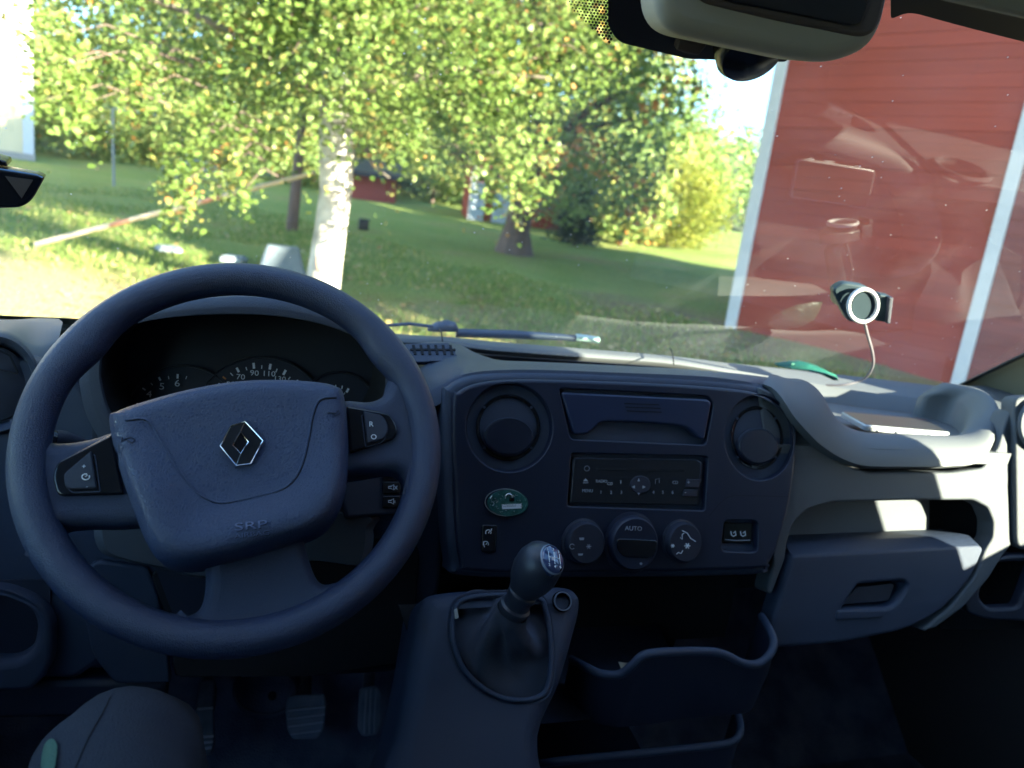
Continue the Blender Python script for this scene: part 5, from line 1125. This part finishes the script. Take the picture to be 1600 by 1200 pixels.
# ------------------------------------------------------------------ gear lever, console, bins
GC = Plane(at(780, 1010, .72), 38, 0)
M['console'] = mat('console_plastic', (0.0156, 0.0252, 0.0527), .48, bump=('grain', 850, .0004, .45), var=(7, .3, (0.0191, 0.0298, 0.0594)))
def console():
    t = thing('gear_console', 'dark blue grey plastic gear console below the centre panel', 'console', at(780, 1100, .75))
    outl = [(662, 940), (690, 924), (780, 918), (880, 914), (908, 926), (912, 950), (903, 990), (880, 1070), (848, 1150), (838, 1290), (596, 1290), (622, 1150), (640, 1060), (652, 990)]
    hole = [(708, 962), (708, 1003), (726, 1047), (762, 1080), (803, 1094), (844, 1088), (858, 1064), (861, 1011), (853, 955), (838, 934), (770, 930), (722, 938)]
    slab('console_top', GC, cr_spline(outl, 5), M['console'], t, .12, .022, holes=[cr_spline(hole, 5)], hole_bevel=.006, seg=7)
    fr = cr_spline(hole, 6); mb = MB(); tube_into(mb, [GC.px(x, y, .0005) for x, y in fr], .0032, 8, True); mb.obj('boot_frame', M['mid'], t, 80)
    slab('console_base', GC, [(640, 930), (900, 930), (880, 1100), (700, 1110)], M['void'], t, .004, 0, h=-.075)
    c = GC.px(878, 940, .001); s = lathe('power_socket', c, GC.n, [(.0125, -.004), (.0125, .002), (.0115, .0035), (.0095, .0035), (.009, .0), (.009, -.03), (.001, -.03)], M['black'], t, 32); lathe('socket_ring', c, GC.n, [(.0118, .003), (.0112, .0042), (.0100, .0042), (.0096, .003)], M['metal'], s, 32, cap=False)
    # side skirt of the console down to the floor
    loft('console_skirt', [curve([(640, 1050), (622, 1150), (600, 1290)], .74, 12), curve([(632, 1040), (606, 1150), (580, 1290)], .86, 12), curve([(640, 940), (630, 1010), (610, 1100)], .95, 12)], M['dark'], t, False, 60)
    slab('console_clip', GC, rp([(708, 953), (713, 951), (716, 966), (710, 968)], 1.5), M['line'], t, .003, .0008, h=.004)
    # lever
    g = thing('gear_lever', 'gear lever with a dark oval knob, shift pattern cap and pleated boot', 'gear lever', at(790, 1010, .72))
    kc = at(834, 896, .69); ax = V((.14, -.40, .90)).normalized(); col = at(808, 942, .70)
    prof = [(.0005, -.040), (.013, -.040), (.016, -.034), (.0185, -.024), (.0235, -.010), (.0262, .004), (.0255, .018), (.0215, .029), (.014, .036), (.006, .0385), (.0005, .039)]
    lathe('knob', kc, ax, prof, M['knob'], g, 40)
    en = V((.27, -.60, .76)).normalized(); ec = kc+en*.0345; EP = Plane(ec, 0); EP.n = en; EP.u = V((cos(R(-6)), sin(R(-6)), 0)); EP.u = (EP.u-en*EP.u.dot(en)).normalized(); EP.v = en.cross(EP.u)
    cap = lathe('knob_cap', ec, en, [(.0165, -.010), (.0165, .002), (.014, .0045), (.006, .006), (.0005, .0062)], M['kcap'], g, 36, .86, EP.u, True); lathe('cap_ring', ec, en, [(.0170, .0005), (.0175, .002), (.0160, .0032)], M['metal'], cap, 36, .86, EP.u, False)
    mb = MB()
    for pts in ([(-.007, .006), (-.007, -.006)], [(0, .007), (0, -.007)], [(.007, .006), (.007, -.006)], [(-.007, 0), (.007, 0)]): tube_into(mb, [EP.pt(a, b, .0062) for a, b in pts], .0004, 5)
    mb.obj('shift_pattern', M['print'], cap, 0)
    for s, a, b in (('1', -.007, .0088), ('3', 0, .0098), ('5', .007, .0088), ('2', -.007, -.0088), ('4', 0, -.0098), ('6', .007, -.0088)): text('lettering', s, EP.pt(a, b, .0056), EP.u, EP.v, .0046, M['print'], cap)
    d = (kc-ax*.036-col); lathe('collar', col, (kc-col), [(.0165, -.014), (.0180, -.010), (.0180, -.004), (.0155, -.002), (.0150, .006), (.0165, .010), (.0165, .016), (.013, .020), (.0125, .034)], M['knob'], g, 32)
    tube('shaft', [col-ax*.05, kc-ax*.03], .006, M['metal'], g, 10)
    # boot: pleated cloth from the frame to the collar
    base = [GC.px(x, y, -.012) for x, y in cr_spline(hole, 6)]; n = len(base); cen = V((0, 0, 0))
    for p in base: cen += p/n
    axc = (kc-col).normalized(); u = axc.orthogonal(); u = (GC.u-axc*GC.u.dot(axc)).normalized(); w = axc.cross(u); topc = col-axc*.012; rings = []
    angs = [atan2((p-cen).dot(GC.v), (p-cen).dot(GC.u)) for p in base]
    for tt in np.linspace(0, 1, 22):
        ring = []
        for p, a in zip(base, angs):
            q = topc+(u*cos(a)+w*sin(a))*.0185; e = tt**.62; k = p.lerp(q, tt)
            m_ = cen.lerp(topc, tt); rad = (p-cen).length*(1-tt)**2.9+.0185+.016*(1-tt)*tt; dirv = (k-m_); dirv = dirv.normalized() if dirv.length > 1e-6 else dirv
            k = m_+dirv*min(rad, (p-cen).length)
            fold = (.013*sin(a*3+1.2+tt*5)-.006*abs(sin(a*4+tt*7)))*sin(pi*tt)*(1.1-tt)+.006*sin(a*6+tt*9)*sin(pi*tt)*(1-tt)
            ring.append(k+dirv*fold - GC.n*.012*sin(pi*min(1, tt*1.6))*(1 if tt < .6 else 0))
        rings.append(ring)
    loft('boot', rings, M['boot'], g, True, 80)
M['knob'] = mat('knob_plastic', (0.0228, 0.0270, 0.0396), .42, bump=('noise', 900, .0003, .5)); M['kcap'] = mat('knob_cap_gloss', (.03, .045, .11), .12, coat=.6); M['boot'] = mat('boot_vinyl', (0.0445, 0.0527, 0.0806), .5, bump=('grain', 500, .0007, .6))
console()
def bins():
    t = thing('storage_bin', 'open dark storage bin with wavy rim right of the gear console', 'storage bin', at(1050, 1060, .75))
    rim = cr_spline([at(893, 1030, .80), at(915, 1042, .765), at(940, 1053, .745), at(968, 1054, .735), at(988, 1040, .73), at(1006, 1024, .73), at(1040, 1019, .73), at(1100, 1018, .735), at(1130, 1022, .735), at(1160, 1036, .735), at(1185, 1037, .735), at(1203, 1022, .74), at(1209, 1004, .75), at(1203, 985, .77), at(1190, 963, .81)], 6, False)
    rim = [V(p) for p in rim]; tube('bin_rim', rim, .0058, M['mid'], t, 10)
    low = [V((p.x*.985+.01, p.y+.012, 1.125+.15*max(0, p.y-.74))) for p in rim]
    loft('bin_wall', [[p+V((0, -.003, 0)) for p in rim], [a.lerp(b, .3)+V((0, -.006, 0)) for a, b in zip(rim, low)], [a.lerp(b, .75)+V((0, -.002, 0)) for a, b in zip(rim, low)], low], M['dark'], t, False, 60)
    loft('bin_lining', [[p+V((0, .004, 0)) for p in rim], [p+V((0, .006, .0)) for p in low]], M['dark'], t, False, 60)
    obj('bin_floor', [(.33, .755, 1.13), (.57, .755, 1.13), (.60, .98, 1.17), (.33, .98, 1.17)], [(0, 1, 2, 3)], M['dark'], t, 0)
    obj('bin_back', [(.33, .92, 1.13), (.72, .92, 1.13), (.72, .92, 1.33), (.33, .92, 1.33)], [(0, 1, 2, 3)], M['void'], t, 0)
    t = thing('storage_bin', 'lower open storage bin under the wavy rimmed one', 'storage bin', at(1000, 1180, .75))
    rim = [V(p) for p in cr_spline([at(800, 1202, .79), at(860, 1191, .74), at(960, 1181, .735), at(1060, 1171, .735), at(1128, 1163, .735), at(1150, 1155, .738), at(1157, 1138, .75), at(1154, 1120, .78), at(1147, 1098, .84)], 6, False)]
    tube('bin_rim', rim, .0052, M['mid'], t, 10); low = [p+V((0, .012, -.14)) for p in rim]; loft('bin_wall', [[p+V((0, -.003, 0)) for p in rim], low], M['dark'], t, False, 60)
    obj('bin_floor', [(.26, .74, .98), (.56, .74, .98), (.56, 1.0, 1.0), (.26, 1.0, 1.0)], [(0, 1, 2, 3)], M['dark'], t, 0)
    obj('bin_back', [(.26, .99, .95), (.66, .99, .95), (.66, .95, 1.2), (.26, .95, 1.2)], [(0, 1, 2, 3)], M['void'], t, 0)
bins()

def scrap():
    t = thing('paper_scrap', 'small beige paper scrap lying in the wavy rimmed storage bin', 'paper', at(982, 1036, .79))
    loft('sheet', [[at(966, 1034, .80), at(980, 1036, .795), at(996, 1030, .79)], [at(972, 1048, .765), at(984, 1050, .76), at(992, 1040, .762)]], M['paper'], t)
M['paper'] = mat('paper', (.30, .27, .20), .8)
scrap()
# ------------------------------------------------------------------ pedals
def pedal(name, label, outl, Y, lean, ribs, arm, m='pedal', turn=0):
    c = outl; cx = sum(p[0] for p in c)/len(c); cy = sum(p[1] for p in c)/len(c); P = Plane(at(cx, cy, Y), lean, turn); t = thing(name, label, 'pedal', P.o)
    p = slab('pad', P, rp(outl, 6), M[m], t, .016, .004, seg=3)
    for a, b in ribs:
        mb = MB(); pxstroke(mb, P, [a, b], .0022, .0012, 6); mb.obj('rib', M['pedal2'], p, 60)
    tube('arm', [P.pt(0, 0, -.016), P.pt(0, .05, -.045)]+[at(x, y, Yy) for x, y, Yy in arm], .011, M['metal'], t, 10)
M['pedal2'] = mat('pedal_worn_rib', (0.5040, 0.5520, 0.6480), .5)
pedal('brake_pedal', 'wide brake pedal with worn horizontal ribs, middle of the three pedals', [(450, 1086), (507, 1083), (511, 1100), (506, 1140), (496, 1154), (458, 1155), (449, 1140), (446, 1108)], 1.17, 40, [((450, 1110), (508, 1104)), ((449, 1123), (507, 1116)), ((450, 1135), (505, 1128)), ((454, 1147), (501, 1141))], [(478, 1060, 1.32), (470, 1010, 1.34)])
pedal('accelerator_pedal', 'tall narrow accelerator pedal with slanting ribs, rightmost pedal', [(563, 1074), (588, 1070), (596, 1082), (597, 1128), (590, 1148), (567, 1150), (560, 1138)], 1.19, 40, [((573, 1078), (569, 1146)), ((580, 1076), (577, 1147)), ((588, 1076), (585, 1146))], [(578, 1050, 1.32), (590, 1000, 1.36)])
pedal('clutch_pedal', 'long clutch pedal of dull metal beside the knee', [(312, 1062), (336, 1060), (334, 1110), (336, 1160), (330, 1180), (318, 1178), (306, 1150), (306, 1100)], 1.14, 44, [((308, 1108), (333, 1106)), ((310, 1152), (334, 1150)), ((314, 1161), (333, 1159)), ((317, 1170), (331, 1168))], [(322, 1050, 1.30), (330, 990, 1.34)], 'metal')
def fittings():
    t = thing('pedal_bulkhead', 'dusty round cover on the toe board between the pedals', 'floor cover', at(420, 1085, 1.33)); P = Plane(at(420, 1085, 1.30), 45)
    slab('cover_plate', P, circle_px(415, 1080, 52, 40, 36), M['carpet'], t, .012, .003); mb = MB(); pxstroke(mb, P, circle_px(415, 1080, 48, 36, 36), .0022, .001, 6, True); mb.obj('cover_ring', M['metal'], t, 60); lathe('bolt', P.px(425, 1088), P.n, [(.008, 0), (.008, .01), (.001, .011)], M['dark'], t, 10)
fittings()

# ------------------------------------------------------------------ loose things
def phone():
    a, b = at(1352, 668, .925), at(1488, 673, .905); zz = TRAYZ+.013; t = thing('phone', 'silver phone lying flat in the dashboard tray', 'phone', (a.x, .92, TRAYZ))
    a = V((a.x, a.y, TRAYZ+.012)); b = V((b.x, b.y, TRAYZ+.012)); u = (b-a).normalized(); v = V((-u.y, u.x, 0)).normalized(); v = V((v.x, v.y, .05)).normalized(); n = u.cross(v)
    P = Plane(a, 0); P.u, P.v, P.n = u, v, n; L = (b-a).length
    o = slab('body', P, rp([(0, 0), (L, 0), (L, .072), (0, .072)], .008), M['phone'], t, .009, .003, px=False, h=.005, seg=4)
    slab('back_glass', P, rp([(.003, .003), (L-.003, .003), (L-.003, .069), (.003, .069)], .006), M['phoneglass'], t, .0006, .0002, px=False, h=.0054)
    mb = MB()
    for k, w in ((.18, .006), (.42, .010), (.78, .007)): q = [P.pt(L*k+s*w, -.001, -.002) for s in (-1, 1)]; tube_into(mb, q, .0016, 6)
    mb.obj('side_button', M['phone'], t, 60)
phone()
def mount():
    MP = Plane(at(1345, 476, 1.0), -8, 20); t = thing('phone_mount', 'dark charging phone mount with a white ring on the windscreen', 'phone mount', at(1345, 476, 1.0))
    rings = [[ws_px(x, y, .004) for x, y in circle_px(1312, 462, 15, 15, 20)], [MP.px(x, y, -.035) for x, y in circle_px(1316, 462, 13, 13, 20)], [MP.px(x, y, -.02) for x, y in circle_px(1335, 470, 16, 20, 20)]]
    loft('suction_arm', rings, M['holder'], t, True, 60, True)
    slab('mount_body', MP, rp([(1300, 452), (1318, 441), (1352, 446), (1374, 462), (1376, 490), (1356, 506), (1326, 503), (1312, 478)], 8), M['holder'], t, .018, .004)
    slab('clamp', MP, rp([(1372, 458), (1391, 462), (1386, 503), (1366, 500)], 3), M['holder'], t, .022, .003, h=.006); slab('clamp_pad', MP, rp([(1384, 461), (1391, 462), (1386, 503), (1380, 502)], 1.5), M['dark'], t, .02, .002, h=.014)
    slab('charging_pad', MP, circle_px(1348, 477, 21, 24, 36, rot=15), M['holder'], t, .008, .002, h=.008)
    mb = MB(); tube_into(mb, [MP.px(x, y, .009) for x, y in circle_px(1348.5, 477.5, 22.5, 25.5, 44, rot=15)], .0034, 10, True); mb.obj('white_ring', M['ring'], t, 80)
    c = tag(tube('charging_cable', cr_spline([MP.px(1351, 504, .0), at(1356, 525, 1.02), at(1363, 550, 1.05), at(1364, 570, 1.09), at(1356, 586, 1.12), at(1343, 595, 1.14), at(1320, 601, 1.15), at(1290, 602, 1.17)], 6, False), .0024, M['cable'], None, 8), 'thin grey charging cable hanging from the phone mount to the dashboard', 'cable')
    b = tag(None or thing('green_pouch', 'flat green plastic pouch lying at the base of the windscreen', None, at(1262, 577, 1.22)), None, 'pouch'); rings = []
    for k, (x, y) in enumerate(((1212, 566), (1228, 569), (1250, 571), (1275, 577), (1295, 584), (1306, 590))):
        c0 = at(x, y+4, 1.235-.012*k); w = (.006, .02, .03, .03, .022, .006)[k]; h = (.003, .010, .014, .012, .009, .003)[k]
        rings.append([c0+V((.1*w*sin(j*1.7), cos(j*pi/5)*w, abs(sin(j*pi/5))**.7*h*(1 if j <= 5 else .1)+.002*sin(j*2.3+k))) for j in range(10)])
    loft('pouch', rings, M['greenbag'], b, True, 70, True); tube('pouch_fold', [at(1236, 569, 1.21), at(1262, 573, 1.20), at(1290, 582, 1.18)], .003, M['greenbag'], b, 6)
mount()
def dashcam():
    P = Plane(at(30, 295, .92), -6, -12); t = thing('dash_camera', 'small black angular camera device at the left edge of the windscreen', 'camera', at(20, 295, .92))
    b = slab('camera_body', P, rp([(-70, 252), (60, 273), (70, 278), (50, 314), (32, 325), (-70, 328)], [4, 5, 4, 14, 10, 6]), M['black'], t, .03, .004, h=0, seg=4)
    slab('camera_face', P, [(8, 275), (52, 281), (34, 310)], M['liner'], t, .0008, 0, h=.0010)
    slab('mount_foot', P, rp([(-40, 240), (8, 254), (10, 262), (-40, 256)], 2), M['black'], t, .05, .002, h=-.01)
    mb = MB(); pxstroke(mb, P, [(-70, 254), (58, 274), (66, 278)], .0012, -.002, 6); mb.obj('top_edge', M['bluetop'], t, 60)
M['bluetop'] = mat('blue_grey_edge', (.09, .18, .32), .3)
dashcam()

# ------------------------------------------------------------------ driver, only the bent left knee comes into view
M['seamthread'] = mat('trouser_seam', (.006, .007, .010), .9)
def driver():
    t = thing('person', 'seated person in dark trousers, only one bent knee in view below the steering wheel', 'person', (-.12, .0, .74))
    k = at(198, 1066, .60)
    hip = V((-.07, -.10, k.z-.16)); hipr = V((.14, -.10, k.z-.16)); kr = V((.20, .30, k.z-.16))
    vs = [V((.035, -.14, k.z-.12)), hip, hip.lerp(k, .5)+V((0, 0, .012)), k+V((0, -.05, -.045)), k+V((.005, .0, -.06)), k+V((.005, .03, -.22)), V((k.x+.02, k.y+.10, .98)), V((k.x+.02, k.y+.17, .82)),
          hipr, hipr.lerp(kr, .5), kr, kr+V((0, -.08, -.2)), kr+V((.0, -.14, -.38)), V((.035, -.16, k.z+.02)), V((.035, -.22, k.z+.18)), V((.035, -.26, k.z+.30))]
    ed = [(0, 1), (1, 2), (2, 3), (3, 4), (4, 5), (5, 6), (6, 7), (0, 8), (8, 9), (9, 10), (10, 11), (11, 12), (0, 13), (13, 14), (14, 15)]
    rad = [.13, .10, .082, .065, .064, .066, .058, .052, .10, .09, .072, .06, .052, .14, .15, .15]
    me = bpy.data.meshes.new('legs'); me.from_pydata([tuple(v-t.location) for v in vs], ed, []); o = link(bpy.data.objects.new('trousers', me), t)
    sk = o.modifiers.new('skin', 'SKIN'); L = me.skin_vertices[0].data
    for i, r_ in enumerate(rad): L[i].radius = (r_, r_)
    L[0].use_root = True; ss = o.modifiers.new('sub', 'SUBSURF'); ss.levels = 3; ss.render_levels = 3
    me.materials.append(M['trouser'])
    dg = bpy.context.evaluated_depsgraph_get(); m2 = bpy.data.meshes.new_from_object(o.evaluated_get(dg)); o.modifiers.clear(); o.data = m2; m2.materials.clear(); m2.materials.append(M['trouser'])
    for v in m2.vertices:      # cloth wrinkles
        c = v.co; v.co += v.normal*(.0016*sin(c.x*60+c.y*85)+.0010*sin(c.z*120+c.y*40))
    m2.polygons.foreach_set('use_smooth', [True]*len(m2.polygons))
    from mathutils.bvhtree import BVHTree
    bv = BVHTree.FromPolygons([v.co.copy()+t.location for v in m2.vertices], [tuple(p.vertices) for p in m2.polygons])
    for pts, nm in (([(172, 1090), (160, 1115), (140, 1150), (118, 1200)], 'side_seam'),):
        L = []
        for x, y in cr_spline(pts, 8, False):
            hit = bv.ray_cast(EYE, ray(x, y).normalized())
            if hit[0]: L.append(hit[0]+hit[1]*.0004)
        if len(L) > 3: tube(nm, L, .0006, M['seamthread'], t, 5)
    for s in (vs[7], vs[12]):
        rings = []
        for f, (w, h) in ((-.06, (.03, .05)), (-.03, (.042, .07)), (.04, (.044, .065)), (.12, (.045, .045)), (.17, (.034, .03)), (.19, (.01, .01))): rings.append([(s.x+w*cos(a*pi/6), s.y+f, .745+max(0, h*(.5+.6*sin(a*pi/6)))) for a in range(12)])
        loft('shoe', rings, M['jacket'], t, True, 60, True)
    H = []
    for x, y in cr_spline([(64, 1184), (70, 1164), (80, 1158), (87, 1169), (86, 1184), (82, 1204), (72, 1218), (62, 1210)], 5):
        hit = bv.ray_cast(EYE, ray(x+6, y).normalized())
        if hit[0]: H.append(hit[0]+hit[1]*.003)
    if len(H) > 5:
        c0 = V((0, 0, 0))
        for p in H: c0 += p/len(H)
        n_ = (EYE-c0).normalized(); k = len(H)
        obj('green_patch', H+[p-n_*.004 for p in H]+[c0+n_*.004], [(i, (i+1) % k, 2*k) for i in range(k)]+[(i, (i+1) % k, (i+1) % k+k, i+k) for i in range(k)], M['patch'], t, 60)

driver()
